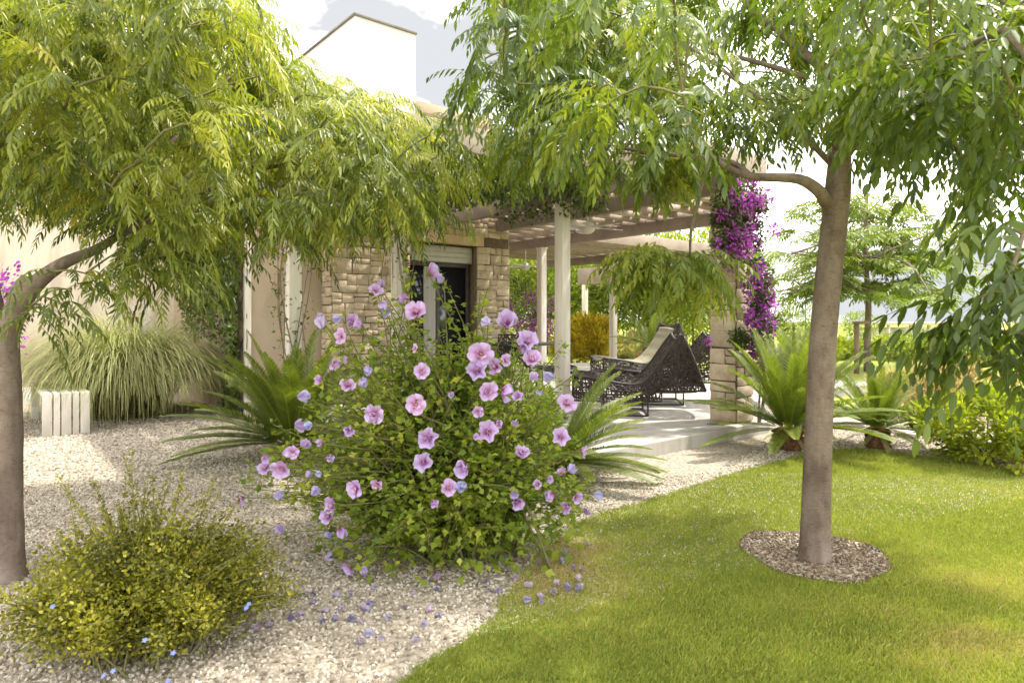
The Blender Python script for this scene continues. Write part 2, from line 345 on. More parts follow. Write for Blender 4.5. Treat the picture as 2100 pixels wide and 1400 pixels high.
def stain(m, amt=0.35):
    """rain streaks and grime: vertically drawn noise multiplied into a wall colour"""
    t = m.node_tree; b = t.nodes['Principled BSDF']; K = t.links.new; src = b.inputs['Base Color'].links[0].from_socket
    tcn = t.nodes.new('ShaderNodeTexCoord'); mpn = t.nodes.new('ShaderNodeMapping'); mpn.inputs['Scale'].default_value = (5,5,0.45); K(tcn.outputs['Object'], mpn.inputs['Vector'])
    n = t.nodes.new('ShaderNodeTexNoise'); n.inputs['Scale'].default_value = 1.4; n.inputs['Detail'].default_value = 8; K(mpn.outputs['Vector'], n.inputs['Vector'])
    r = ramp(t, [(0.35,(1-amt,1-amt*1.05,1-amt*1.1)),(0.58,(1,1,1))]); K(n.outputs['Fac'], r.inputs['Fac'])
    x = t.nodes.new('ShaderNodeMix'); x.data_type='RGBA'; x.blend_type='MULTIPLY'; x.inputs['Factor'].default_value=1; K(src, x.inputs['A']); K(r.outputs['Color'], x.inputs['B']); K(x.outputs['Result'], b.inputs['Base Color'])
stain(M['cream'], 0.22); stain(M['white'], 0.18); stain(M['post'], 0.28); stain(M['concrete'], 0.2)
def ground_mat():
    """lawn soil and thatch: green with dry straw-coloured patches where the turf is worn"""
    m = surf('lawn_turf', [(0.3,(0.16,0.155,0.03)),(0.52,(0.25,0.235,0.055)),(0.7,(0.36,0.31,0.11))], 2.2, 9, 0.95, 0.6, 120, 0.05)
    return m
M['lawn'] = ground_mat()

# ------------------------------------------------------------------ ground, gravel, lawn
def flat(name, poly, z, mat, kind='structure'):
    import bmesh
    bm = bmesh.new(); vs_ = [bm.verts.new((p[0], p[1], z)) for p in poly]
    f = bm.faces.new(vs_); bmesh.ops.triangulate(bm, faces=[f])
    bmesh.ops.recalc_face_normals(bm, faces=bm.faces[:])
    if bm.faces[:][0].normal.z < 0: bmesh.ops.reverse_faces(bm, faces=bm.faces[:])
    me = bpy.data.meshes.new(name); bm.to_mesh(me); bm.free(); me.materials.append(mat)
    o = bpy.data.objects.new(name, me); col.objects.link(o); o['kind'] = kind
    return o
gr = flat('ground', [(-500,-60),(500,-60),(500,900),(-500,900)], 0.0, M['ground'])

edge_px = [(700,1480),(825,1400),(914,1346),(1003,1282),(1026,1243),(1053,1203),(1093,1150),(1128,1121),(1160,1093),(1205,1068),(1293,1040),(1400,1008),(1525,967),(1643,938),(1703,926),(1793,926),(1914,941),(2100,966),(2300,1000)]
edge = np.array([GR(*p)[:2] for p in edge_px])
edge = smooth_path(np.c_[edge, np.zeros(len(edge))], 90)[:, :2]
edge += rng.normal(0, 0.006, edge.shape)
lawn_poly = np.vstack([edge, [[7.0, 5.2], [14.0, 5.6], [14.0, -4], [-1.5, -4]]])
lawn = flat('lawn', lawn_poly, 0.012, M['lawn'])
gravel_poly = np.vstack([edge, [[7.0, 5.2], [7.5, 8.4], [4.6, 8.6], [2, 9.5], [-2,14], [-13,14], [-13,-3], [-1.5,-3]]])
gravel = flat('gravel', gravel_poly, 0.004, M['gravel'])

# loose pebbles: geometry nodes on their own sheet of the gravel bed
def pebbles(name, poly, dens, rmin, rmax, seed, z, stops):
    o = flat(name, poly, z, M['gravel'], 'stuff')
    pm, t, b = nodes(name + '_stone')
    at = t.nodes.new('ShaderNodeAttribute'); at.attribute_name = 'shade'; at.attribute_type = 'INSTANCER'
    rp = ramp(t, stops); t.links.new(at.outputs['Fac'], rp.inputs['Fac']); t.links.new(rp.outputs['Color'], b.inputs['Base Color']); b.inputs['Roughness'].default_value = 0.9
    b.inputs['Specular IOR Level'].default_value = 0.15
    g = bpy.data.node_groups.new(name, 'GeometryNodeTree')
    g.interface.new_socket('Geometry', in_out='INPUT', socket_type='NodeSocketGeometry'); g.interface.new_socket('Geometry', in_out='OUTPUT', socket_type='NodeSocketGeometry')
    N = g.nodes.new; gi = N('NodeGroupInput'); go = N('NodeGroupOutput')
    dp = N('GeometryNodeDistributePointsOnFaces'); dp.inputs['Density'].default_value = dens; dp.inputs['Seed'].default_value = seed
    ico = N('GeometryNodeMeshIcoSphere'); ico.inputs['Radius'].default_value = 1.0; ico.inputs['Subdivisions'].default_value = 1
    sm = N('GeometryNodeSetMaterial'); sm.inputs['Material'].default_value = pm
    ip = N('GeometryNodeInstanceOnPoints')
    def rv(lo, hi, s, ty='FLOAT_VECTOR'):
        r = N('FunctionNodeRandomValue'); r.data_type = ty
        k = 0 if ty == 'FLOAT_VECTOR' else 2
        r.inputs[k].default_value = lo; r.inputs[k+1].default_value = hi; r.inputs['Seed'].default_value = s; return r
    rr = rv((0,0,0), (6.28,6.28,6.28), seed+1); rs = rv((rmin,rmin,rmin*0.6), (rmax,rmax*1.2,rmax*0.8), seed+2); rc = rv(0.0, 1.0, seed+3, 'FLOAT')
    sn = N('GeometryNodeStoreNamedAttribute'); sn.data_type = 'FLOAT'; sn.domain = 'INSTANCE'; sn.inputs['Name'].default_value = 'shade'
    jn = N('GeometryNodeJoinGeometry')
    K = g.links.new
    K(gi.outputs[0], dp.inputs['Mesh']); K(dp.outputs['Points'], ip.inputs['Points']); K(ico.outputs['Mesh'], sm.inputs['Geometry']); K(sm.outputs['Geometry'], ip.inputs['Instance'])
    K(rr.outputs[0], ip.inputs['Rotation']); K(rs.outputs[0], ip.inputs['Scale'])
    K(ip.outputs['Instances'], sn.inputs['Geometry']); K(rc.outputs[1], sn.inputs['Value'])
    K(sn.outputs['Geometry'], jn.inputs['Geometry']); K(gi.outputs[0], jn.inputs['Geometry']); K(jn.outputs['Geometry'], go.inputs[0])
    md = o.modifiers.new('pebbles', 'NODES'); md.node_group = g
    return o
PEB = [(0.0,(0.15,0.12,0.09)),(0.2,(0.30,0.25,0.19)),(0.6,(0.44,0.385,0.31)),(1.0,(0.60,0.55,0.47))]
near_edge = edge[edge[:,1] < 5.0]
pb = pebbles('gravel_pebbles', np.vstack([near_edge, [[1.6, 5.2], [0.4, 4.75], [-5.0, 5.0], [-2.6, 1.6], [-1.5, 1.2]]]), 3600, 0.005, 0.0105, 3, 0.008, PEB)
tag(pb, 'near bed of loose pale gravel stones under the hibiscus', 'gravel')
far_edge = edge[(edge[:,1] >= 5.0)]
pb2 = pebbles('gravel_pebbles', np.vstack([near_edge[-1:], far_edge[:45], [[4.9, 6.6], [4.6,7.6], [3.2, 7.4], [1.6, 5.2]]]), 1900, 0.007, 0.013, 9, 0.008, PEB)
tag(pb2, 'far strip of pale gravel along the patio step', 'gravel')
pb3 = pebbles('gravel_pebbles', [(-5.0,5.01),(0.4,4.76),(1.0,5.25),(-0.9,6.9),(-3.2,9.5),(-7.6,9.5)], 1500, 0.007, 0.014, 15, 0.008, PEB)
tag(pb3, 'left stretch of pale gravel in front of the house wall', 'gravel')

ring_c = GR(1667, 1141); ring_r = 0.36
th = np.linspace(0, 2*np.pi, 40, endpoint=False)
rp_ = ring_r*(1+0.05*np.sin(3*th+1)+0.03*np.sin(7*th))
ringpoly = np.c_[ring_c[0]+rp_*np.cos(th), ring_c[1]+rp_*np.sin(th)*1.05]
mulch = flat('soil_ring', ringpoly, 0.017, M['soil'])
mc = pebbles('mulch_clods', 0.95*(ringpoly-ring_c[:2])+ring_c[:2], 6500, 0.003, 0.010, 31, 0.02, [(0.0,(0.07,0.05,0.034)),(0.5,(0.18,0.132,0.09)),(1.0,(0.32,0.25,0.17))])
tag(mc, 'brown soil crumbs around the foot of the right tree', 'soil')

# grass blades
def lawn_blades():
    n = 800000
    Y = 1.9 + (7.0-1.9)*rng.random(n)**1.25; X = -0.9*Y+rng.random(n)*(2.05*Y+0.3)
    P = np.c_[X, Y]
    Pj = P + rng.normal(0,0.013,P.shape) + 0.012*np.c_[np.sin(P[:,1]*23),np.sin(P[:,0]*31)]
    k = inpoly(Pj, lawn_poly) & ~inpoly(P, 0.97*(ringpoly-ring_c[:2])+ring_c[:2])
    P = P[k]; n = len(P)
    def nz(s, ph): return np.sin(P[:,0]*s+ph+1.7*np.sin(P[:,1]*s*0.7+ph*2))*np.cos(P[:,1]*s*1.1+ph*1.3+1.3*np.sin(P[:,0]*s*0.8))
    patch = 0.5*nz(2.1,0.4)+0.35*nz(4.7,2.1)+0.25*nz(11,1.0)
    dry = np.zeros(n)
    for (px,py,rx,ry,s) in [(1130,1190,0.34,0.40,0.95),(1170,1130,0.30,0.28,0.85),(1230,1110,0.22,0.18,0.4),(2010,1190,0.5,0.35,0.42),(1720,1250,0.35,0.15,0.25),(2000,1330,0.35,0.2,0.40),(1960,1010,0.6,0.35,0.3),(1560,1110,0.12,0.2,0.3)]:
        c = GR(px,py); d = ((P[:,0]-c[0])/rx)**2+((P[:,1]-c[1])/ry)**2
        dry = np.maximum(dry, s*np.exp(-d)*(0.75+0.5*patch))
    r = 0.40 + 0.17*patch + 0.95*dry + rng.normal(0,0.13,n)
    h = (0.010+0.014*rng.random(n)**1.4)*(1+0.5*(rng.random(n)<0.03))*(1-0.45*np.clip(dry,0,1))*(1+0.3*patch)
    wd = 0.00105*(1+P[:,1]*0.28)
    ang = rng.random(n)*2*np.pi; lean = rng.random(n)*0.9
    s = np.c_[-np.sin(ang), np.cos(ang)]*wd[:,None]
    tip = np.c_[np.cos(ang)*h*lean, np.sin(ang)*h*lean]
    V = np.zeros((n,4,3)); z0 = 0.013
    V[:,0,:2] = P-s; V[:,1,:2] = P+s; V[:,0:2,2] = z0
    V[:,2,:2] = P+s*0.8+tip*0.35; V[:,2,2] = z0+h*0.6; V[:,3,:2] = P+tip; V[:,3,2] = z0+h
    i = np.arange(n)[:,None]*4
    Fx = np.concatenate([i+np.array([[0,1,2]]), i+np.array([[0,2,3]])])
    o = build('lawn_grass', V.reshape(-1,3), Fx, M['lawn_blade'], rnd=np.repeat(np.clip(r,0,1),4))
    o['kind'] = 'stuff'; tag(o, 'short mown green lawn with dry straw patches', 'grass')
lawn_blades()

# ------------------------------------------------------------------ house
def part_box(name, a0,a1,b0,b1,z0,z1, mat, parent, bevel=0.004):
    return MB().box((a0,b0,z0),(a1,b1,z1),True).build(name, mat, parent, bevel=bevel)
house = thing('house', 'cream rendered house with white roof tower and stone clad door wall', 'house', W(4.5, 9.5, 0))
part_box('wall', -6.0, 7.6, 12.1, 18.0, 0, 5.45, M['cream'], house)
part_box('coping', -6.05, 7.65, 12.05, 18.05, 5.45, 5.52, M['coping'], house)
part_box('plinth', -6.0, 2.6, 12.07, 12.098, 0, 0.22, M['white'], house)
part_box('wing', 2.62, 6.45, 8.32, 12.098, 0, 3.05, M['tan'], house)
part_box('corner_trim', 2.585, 2.66, 8.285, 8.36, 0, 3.05, M['post'], house)
tw = part_box('tower', 5.36, 6.62, 11.0, 14.5, 3.05, 6.72, M['tower'], house)
part_box('tower_coping', 5.33, 6.65, 10.97, 14.53, 6.72, 6.76, M['coping'], house)
part_box('balcony_ledge', 6.63, 8.6, 11.1, 14.0, 5.30, 5.50, M['tan'], house)
part_box('upper_storey', 6.66, 10.0, 11.3, 15.5, 2.9, 5.298, M['cream'], house)

def ashlar(rect, smin, smax, r):
    """split a rectangle into an irregular course of stones"""
    out_ = []; st = [rect]
    while st:
        x0,y0,x1,y1 = st.pop(); w_, h_ = x1-x0, y1-y0
        lim = r.uniform(smin, smax)
        if (w_ <= lim*1.9 and h_ <= lim*1.15) or (w_ < smin*1.25 and h_ < smin*1.25): out_.append((x0,y0,x1,y1)); continue
        f = r.uniform(0.35,0.65)
        if h_ > w_*0.62: st += [(x0,y0,x1,y0+h_*f),(x0,y0+h_*f,x1,y1)]
        else: st += [(x0,y0,x0+w_*f,y1),(x0+w_*f,y0,x1,y1)]
    return out_
def stones(parent, origin, du, dv_n, rects, depth, name='stone', gap=0.0045):
    """rects in (s,z) on a face: origin (a,b), du = direction along face in (a,b), dv_n = outward normal in (a,b)"""
    for (s0,z0,s1,z1) in rects:
        g = gap; q = np.array([[s0+g,z0+g],[s1-g,z0+g],[s1-g,z1-g],[s0+g,z1-g]])
        q += rng.normal(0, 0.0048, q.shape)
        d = depth + rng.uniform(-0.007, 0.008); ctr = q.mean(0); ins = 0.0022
        qi = q + np.sign(ctr-q)*ins
        V = []
        for Q_, dd in ((q, -0.012), (q, d-0.002), (qi, d)):
            for s, z in Q_:
                V.append([origin[0]+du[0]*s+dv_n[0]*dd, origin[1]+du[1]*s+dv_n[1]*dd, z])
        Fq = [[8,9,10,11]]
        for k in range(4):
            Fq += [[k,(k+1)%4,4+(k+1)%4,4+k],[4+k,4+(k+1)%4,8+(k+1)%4,8+k]]
        build(name, Wm(V), np.array(Fq), M['stone'], parent)

WB = 8.0
dw = MB()
dw.box((3.58,WB,0.13),(4.72,WB+0.30,2.9),True); dw.box((5.88,WB,0.13),(6.5,WB+0.30,2.9),True); dw.box((4.72,WB,2.32),(5.88,WB+0.30,2.9),True)
door_wall = dw.build('door_wall', M['mortar'], house)
r_ = np.random.default_rng(5)
for (x0,x1,z0,z1) in [(3.58,4.72,0.14,2.32),(5.88,6.5,0.14,2.32),(3.58,6.5,2.46,2.88)]:
    stones(door_wall, (0,WB), (1,0), (0,-1), ashlar((x0,z0,x1,z1),0.09,0.19,r_), 0.018)
for (x0,x1,z0,z1) in [(0.0,0.30,0.14,2.88)]:
    stones(door_wall, (3.58,WB), (0,1), (-1,0), ashlar((x0,z0,x1,z1),0.09,0.19,r_), 0.016)
    stones(door_wall, (6.5,WB), (0,1), (1,0), ashlar((x0,z0,x1,z1),0.09,0.19,r_), 0.016)
part_box('lintel', 4.55, 6.0, WB-0.035, WB+0.2, 2.322, 2.458, M['lintel'], house, 0.01)
door = part_box('door', 4.73, 5.87, WB+0.20, WB+0.215, 0.14, 2.30, M['glass'], house, 0)
for (a0,a1,z0,z1) in [(4.725,4.79,0.14,2.06),(5.81,5.875,0.14,2.06),(5.27,5.33,0.14,2.06),(4.79,5.81,2.0,2.06),(4.79,5.81,0.14,0.20)]:
    part_box('frame', a0,a1,WB+0.165,WB+0.199,z0,z1,M['frame'],door,0.003)
part_box('shutter_box', 4.73,5.87,WB+0.10,WB+0.198,2.062,2.30,M['shutter'],door,0.004)
for k in range(3): part_box('shutter_slat', 4.74,5.86,WB+0.088,WB+0.099,2.07+k*0.075,2.07+k*0.075+0.062,M['shutter'],door,0.003)
cv=[]; cq=[]
for k in range(41):
    a = 5.06+0.21*k/40; bb = WB+0.178+0.010*math.sin(k*1.3)
    cv += [[a,bb,0.2],[a,bb,1.99]]
for k in range(40): cq.append([2*k,2*k+2,2*k+3,2*k+1])
build('curtain', Wm(cv), np.array(cq), M['curtain'], door, smooth=True)

# ------------------------------------------------------------------ patio
pp = [(2.9,3.70),(6.62,3.70),(6.62,4.75),(12.15,4.75),(12.15,12.0),(6.52,12.0),(6.52,7.98),(2.9,7.98)]
def slab(name, pts, z0, z1, mat):
    n=len(pts); import bmesh
    bm=bmesh.new(); lo=[bm.verts.new(W(a,b,z0)) for a,b in pts]; hi=[bm.verts.new(W(a,b,z1)) for a,b in pts]
    bm.faces.new(hi)
    for k in range(n): bm.faces.new([lo[k],lo[(k+1)%n],hi[(k+1)%n],hi[k]])
    bmesh.ops.recalc_face_normals(bm, faces=bm.faces[:])
    me=bpy.data.meshes.new(name); bm.to_mesh(me); bm.free(); me.materials.append(mat)
    o=bpy.data.objects.new(name,me); col.objects.link(o); o['kind']='structure'
    m=o.modifiers.new('bevel','BEVEL'); m.width=0.008; m.segments=2; m.limit_method='ANGLE'
    return o
patio = slab('patio', pp, -0.02, 0.13, M['concrete'])

# ------------------------------------------------------------------ pergola
perg = thing('pergola', 'cream post pergola roof with brown beams covering the patio', 'pergola', W(6.5, 6.5, 0.13))
PW = 0.066
posts = [(5.30,5.53),(8.28,9.20),(11.55,10.35),(2.56,6.66),(3.79,6.66),(14.05,13.70)]
for (a,b) in posts:
    part_box('post', a-PW,a+PW,b-PW,b+PW, 0.131 if a>2.9 and a<12.1 else 0.004, 2.575 if a<14 else 2.27, M['post'], perg, 0.006)
    if a<12: part_box('post_cap', a-PW-0.012,a+PW+0.012,b-PW-0.012,b+PW+0.012, 2.55, 2.574, M['post'], perg, 0.003)
beams = [(2.56,4.9,8.3),(5.30,4.0,7.98),(8.28,4.95,12.6),(11.55,8.8,12.6)]
for (a,b0,b1) in beams:
    part_box('beam', a-0.05,a+0.05,b0,b1,2.576,2.755,M['beam'],perg,0.005)
part_box('beam', 14.0,14.1,8.8,13.95,2.272,2.755,M['beam'],perg,0.005)
part_box('beam', 6.24,6.34,3.82,7.98,2.576,2.755,M['beam'],perg,0.005)
b = 3.95
k = 0
while b < 12.7:
    a0 = 2.4 if b >= 4.85 else 5.1
    a1 = 14.15 if b >= 4.85 else 6.50
    if b > 7.95: a0 = 6.55
    if 4.85 <= b < 8.7: a1 = 8.36
    part_box('rafter', a0,a1,b-0.025,b+0.025,2.757,2.85,M['rafter'],perg,0)
    b += 0.36; k += 1
# roof boards laid along v on top of the rafters, with open joints
a = 2.42
while a < 14.1:
    b0 = 4.86 if not (5.1 < a < 6.45) else 3.76
    b1 = 7.94 if a < 6.5 else 12.7
    if a > 8.3: b0 = 8.68
    if int(a*100) % 7 != 3:
        part_box('roof_board', a,a+0.185,b0,b1,2.852,2.872,M['board'],perg,0)
    a += 0.235
part_box('fascia', 2.40,5.10,4.76,4.80,2.70,2.93,M['fascia'],perg,0.004)
part_box('fascia', 5.06,6.55,3.70,3.74,2.70,2.94,M['fascia'],perg,0.004)
part_box('fascia', 5.06,5.10,3.745,4.755,2.70,2.94,M['fascia'],perg,0.004)
part_box('fascia', 6.51,6.55,3.745,4.755,2.70,2.94,M['fascia'],perg,0.004)
part_box('fascia', 6.555,8.40,4.76,4.80,2.70,2.93,M['fascia'],perg,0.004)
part_box('fascia', 8.41,8.45,4.76,8.62,2.70,2.93,M['fascia'],perg,0.004)
part_box('fascia', 8.46,14.2,8.60,8.64,2.70,2.93,M['fascia'],perg,0.004)
part_box('fascia', 2.36,2.398,4.805,8.3,2.70,2.93,M['fascia'],perg,0.004)

# ------------------------------------------------------------------ stone column
c0 = (6.14,3.80,6.46,4.12)
sc_ = thing('stone_column', 'square stone block column at the patio corner', 'column', W(6.30,3.96,0.13))
part_box('core', c0[0]+0.012,c0[2]-0.012,c0[1]+0.012,c0[3]-0.012,0.131,2.574,M['mortar'],sc_,0)
r_ = np.random.default_rng(12); S_ = c0[2]-c0[0]
def courses(wd, z0, z1, r):
    z=z0; L_=[]
    while z < z1-0.02:
        h=r.uniform(0.11,0.21); h=min(h, z1-z); h = h if z1-z-h>0.07 else z1-z
        L_ += ashlar((0,z,wd,z+h),0.09,0.19,r) ; z+=h
    return L_
stones(sc_, (c0[0]+0.012,c0[1]), (1,0), (0,-1), courses(S_-0.012,0.135,2.57,r_), -0.0+0.006)
stones(sc_, (c0[0],c0[1]+0.012), (0,1), (-1,0), courses(S_-0.012,0.135,2.57,r_), 0.006)
stones(sc_, (c0[2],c0[1]+0.012), (0,1), (1,0), courses(S_-0.012,0.135,2.57,r_), 0.006)
stones(sc_, (c0[0]+0.012,c0[3]), (1,0), (0,1), courses(S_-0.012,0.135,2.57,r_), 0.006)

# ------------------------------------------------------------------ foliage generators
def leaf_tpl(l=1.0, w=0.4, fold=0.12, drop=0.15):
    """pointed leaf along +x, normal +z: 5 verts, 4 triangles"""
    V = np.array([[0,0,0],[0.42*l,w*0.5,fold*w],[0.42*l,-w*0.5,fold*w],[0.45*l,0,-0.02*l],[l,0,-drop*l]])
    T = np.array([[0,3,1],[0,2,3],[3,4,1],[2,4,3]])
    return V, T
def lobed_tpl():
    """three-lobed toothed leaf"""
    V = np.array([[0,0,0],[0.25,0.26,0.05],[0.52,0.40,0.03],[0.55,0.20,0.02],[1.0,0,-0.12],[0.55,-0.20,0.02],[0.52,-0.40,0.03],[0.25,-0.26,0.05],[0.45,0,-0.03]])
    T = np.array([[8,0,1],[8,1,2],[8,2,3],[8,3,4],[8,4,5],[8,5,6],[8,6,7],[8,7,0]])[:, ::-1]
    return V, T
def round_tpl():
    V = np.array([[0,0,0],[0.3,0.30,0.06],[0.75,0.30,0.04],[1.0,0,-0.05],[0.75,-0.30,0.04],[0.3,-0.30,0.06]])
    T = np.array([[0,3,2],[0,2,1],[0,4,3],[0,5,4]])[:, ::-1]
    return V, T
def pinnate(Lr, pairs, ll, lw, pitch, curl, r, sag=0.55):
    n = pairs+2; t = np.linspace(0,1,n); ang = pitch-curl*t
    step = Lr/(n-1); d = np.c_[np.cos(ang), np.zeros(n), np.sin(ang)]
    P = np.vstack([[0,0,0], np.cumsum(d[:-1]*step, 0)])
    VV=[]; TT=[]; RR=[]; k=0
    lv = np.array([[0,0,0],[0.20,0.36,0.10],[0.55,0.44,0.08],[1,0,-0.16],[0.55,-0.44,0.08],[0.20,-0.36,0.10]]); lt = np.array([[0,2,1],[0,3,2],[0,4,3],[0,5,4]])[:, ::-1]
    wr = 0.0022
    for i in range(n-1):
        VV.append(np.array([P[i]+[0,wr,0],P[i]-[0,wr,0],P[i+1]-[0,wr*0.7,0],P[i+1]+[0,wr*0.7,0]])); TT.append(np.array([[0,1,2],[0,2,3]])+k); RR.append(np.full(4,0.12)); k+=4
    items = [(i, s) for i in range(1,n-1) for s in (-1,1)] + [(n-1,0)]
    for i, s in items:
        f = d[i]*(0.55+0.35*t[i]) + np.array([0,s*0.95*(1-0.35*t[i]),0]) + np.array([0,0,-sag*(0.7+0.6*r.random())]) + r.normal(0,0.10,3)
        f /= np.linalg.norm(f)
        up = np.array([0,0,1.0])+0.25*r.normal(size=3)+d[i]*0.3
        Mx = basis(f[None], up[None])[0]
        l = ll*(0.75+0.35*math.sin(math.pi*min(1,0.15+0.8*t[i])))*r.uniform(0.88,1.12)
        if s==0: l*=1.05
        v = lv*np.array([l, lw*r.uniform(0.85,1.15), lw])
        VV.append(v@Mx.T + P[i]); TT.append(lt+k); k+=6
        RR.append(np.full(6, r.normal(0,0.08)))
    return np.vstack(VV), np.vstack(TT), np.concatenate(RR)

def grow_twigs(nodes_, tips, mb, r0=0.008, r1=0.003, bow=0.10, r=rng):
    """connect each tip to the closest part of the skeleton grown so far"""
    nd = np.asarray(nodes_, float)
    d0 = np.array([np.min(np.linalg.norm(nd-t,axis=1)) for t in tips])
    dirs = np.zeros((len(tips),3))
    for i in np.argsort(d0):
        t = tips[i]; dd = np.linalg.norm(nd-t,axis=1) + 0.5*np.maximum(0, nd[:,2]-t[2])
        j = np.argmin(dd); s = nd[j]; L_ = np.linalg.norm(t-s)
        m = (s+t)/2 + np.array([0,0,bow*L_]) + r.normal(0,0.06*L_,3)
        path = smooth_path([s, m, t], 5); dirs[i] = t-m
        f = min(1.0, 0.45+L_*0.5)
        mb.tube(path, np.linspace(r0*f, r1, 5), 5, False, rnd=0.5)
        nd = np.vstack([nd, path[1:4]])
    return dirs

def crown(name, mat, parent, tips, dirs, tpls, per, scale, base_rnd, r, single=0, yaw_spread=1.0):
    """compound leaves at every twig tip; the `single` nearest ones in view are parts of their own"""
    mb = MB(); n = len(tips)
    cnt = r.integers(per[0], per[1]+1, n)
    own = np.repeat(np.arange(n), cnt); N = len(own)
    az = np.arctan2(dirs[own,1], dirs[own,0]) + r.normal(0, yaw_spread, N)
    which = r.integers(0, len(tpls), N)
    S = scale*r.uniform(0.72,1.2,N); roll = r.normal(0,0.25,N)
    rn = base_rnd[own] + r.normal(0,0.10,N)
    Pp = tips[own] + r.normal(0,0.025,(N,3))
    alone = np.zeros(N, bool)
    if single:
        px = proj(Pp); vis = (px[:,0]>20)&(px[:,0]<2080)&(px[:,1]>10)
        d = np.linalg.norm(Pp-np.array([0,0,EYE]),axis=1)/S; d[~vis] = 1e9
        alone[np.argsort(d)[:min(single,int(vis.sum()))]] = True
        lev = np.clip(np.round((rn-0.15)/0.14),0,4).astype(int); cache = {}
        for i in np.where(alone)[0]:
            key = (which[i], lev[i])
            if key not in cache:
                tv,tf,tr = tpls[key[0]]; me = raw_mesh('leaf', tv, tf, rnd=np.clip(0.15+0.14*key[1]+tr,0,1)); me.materials.append(mat); cache[key] = me
            place('leaf', cache[key], parent, Pp[i], (roll[i],0,az[i]), S[i])
    for k,(tv,tf,tr) in enumerate(tpls):
        sel = (which==k) & ~alone
        if not sel.any(): continue
        Mz = rotz(az[sel]); cr, sr = np.cos(roll[sel]), np.sin(roll[sel])
        Rx = np.zeros((sel.sum(),3,3)); Rx[:,0,0]=1; Rx[:,1,1]=cr; Rx[:,1,2]=-sr; Rx[:,2,1]=sr; Rx[:,2,2]=cr
        V,Fx,rv = scatter(tv,tf,np.einsum('nij,njk->nik',Mz,Rx),Pp[sel],S[sel],rn[sel],tr)
        mb.add(V,T=Fx,rnd=np.clip(rv,0,1))
    if mb.V:
        o = mb.build(name, mat, parent); o['kind'] = 'stuff'

# ------------------------------------------------------------------ left tree
rl = np.random.default_rng(21)
YL = 3.05
tl = thing('shade_tree', 'leaning shade tree with dense yellow green feathery crown at the left edge', 'tree', GR(10,1190), 'feathery leaved shade trees')
mb = MB()
trunk = smooth_path([PX(8,1200,3.05),PX(10,1100,3.05),PX(10,980,3.05),PX(12,850,3.05),PX(10,760,3.06),PX(4,690,3.08)],22)
mb.tube(trunk, np.interp(np.linspace(0,1,22),[0,0.04,0.12,0.3,0.8,1],[0.118,0.092,0.080,0.071,0.062,0.066]), 18, True, jit=0.015)
lim = []
l1 = smooth_path([PX(2,715,3.07),PX(28,645,3.1),PX(70,585,3.15),PX(130,540,3.25),PX(200,510,3.4),PX(290,455,3.6),PX(420,390,3.8),PX(560,320,4.0)],26)
limL=[(l1, np.interp(np.linspace(0,1,26),[0,0.3,0.6,1],[0.062,0.038,0.022,0.009]), 12)]; lim.append(l1)
l2 = smooth_path([PX(6,700,3.08),PX(35,620,3.12),PX(60,570,3.16)],8)
limL.append((l2, np.linspace(0.05,0.036,8), 10))
l3 = smooth_path([PX(-2,705,3.08),PX(-30,560,3.2),PX(-20,380,3.4),PX(40,200,3.6),PX(90,60,3.7),PX(95,-60,3.75)],20)
limL.append((l3, np.linspace(0.06,0.018,20), 10)); lim.append(l3)
for e in [(150,-40,3.9),(330,60,4.2),(520,120,4.4),(300,200,3.2),(120,330,2.9),(680,230,4.3),(780,330,4.0),(430,-80,4.0)]:
    b0 = l3[12] if e[0]<400 else l1[16]
    p = smooth_path([b0, (b0+PX(*e))/2+np.array([0,0,0.15]), PX(*e)],12); limL.append((p, np.linspace(0.02,0.006,12), 7)); lim.append(p)
mb.build('trunk', M['bark'], tl, smooth=True)
for p,rd,sd_n in limL:
    m1=MB(); m1.tube(p, rd, sd_n, True, jit=0.012); m1.build('limb', M['bark'], tl, smooth=True)
polyL = [(-200,-110),(440,-110),(465,-40),(530,70),(620,150),(765,205),(885,258),(945,325),(900,375),(840,400),(800,420),(700,430),(600,430),(500,440),(430,470),(340,470),(260,490),(190,440),(90,400),(-200,400)]
def sample_tips(n, C, Rr, poly, r, shell=0.5, keep=None, mind=0.09):
    out_=[]; tries=0
    while len(out_) < n and tries < 60000:
        tries += 1
        v = r.normal(size=3); v/=np.linalg.norm(v); q = r.random()**(1/3)
        q = max(q, shell*r.random())
        P = np.asarray(C)+v*q*np.asarray(Rr)
        px = proj(P)[0]
        if P[1] < 0.9 or not inpoly(px[None], poly)[0]: continue
        if keep is not None and r.random() > keep(px): continue
        if out_ and np.min(np.linalg.norm(np.array(out_)-P,axis=1)) < mind: continue
        out_.append(P)
    return np.array(out_)
tipsL = sample_tips(560, (-1.55,3.75,2.55), (2.35,1.55,1.25), polyL, rl, 0.6, mind=0.08)
hangL = [PX(x+rl.normal(0,8), y+rl.normal(0,8), Yh+rl.normal(0,0.1)) for (x,y,Yh) in [(75,640,2.9),(140,590,2.95),(205,575,3.0),(270,560,3.1),(300,540,3.1),(340,560,3.2),(370,540,3.3),(400,530,3.4),(430,520,3.5),(330,500,3.3),(250,520,3.2),(460,500,3.6),(600,470,3.9),(640,480,3.9),(720,470,4.0),(830,440,4.0),(860,420,4.0),(560,470,3.8)]]
tipsL = np.vstack([tipsL, hangL])
tw_ = MB()
dL = grow_twigs(np.vstack(lim), tipsL, tw_, 0.011, 0.0035, 0.12, rl)
tw_.build('branches', M['twig'], tl)
tplL = [pinnate(0.34,10,0.056,0.0130,p,c,rl,0.70) for p,c in [(0.55,1.5),(0.25,1.4),(0.0,1.2),(-0.3,1.0),(-0.7,0.7),(0.35,1.9)]]
sunny = np.clip((tipsL[:,2]-1.6)/1.6,0,1)
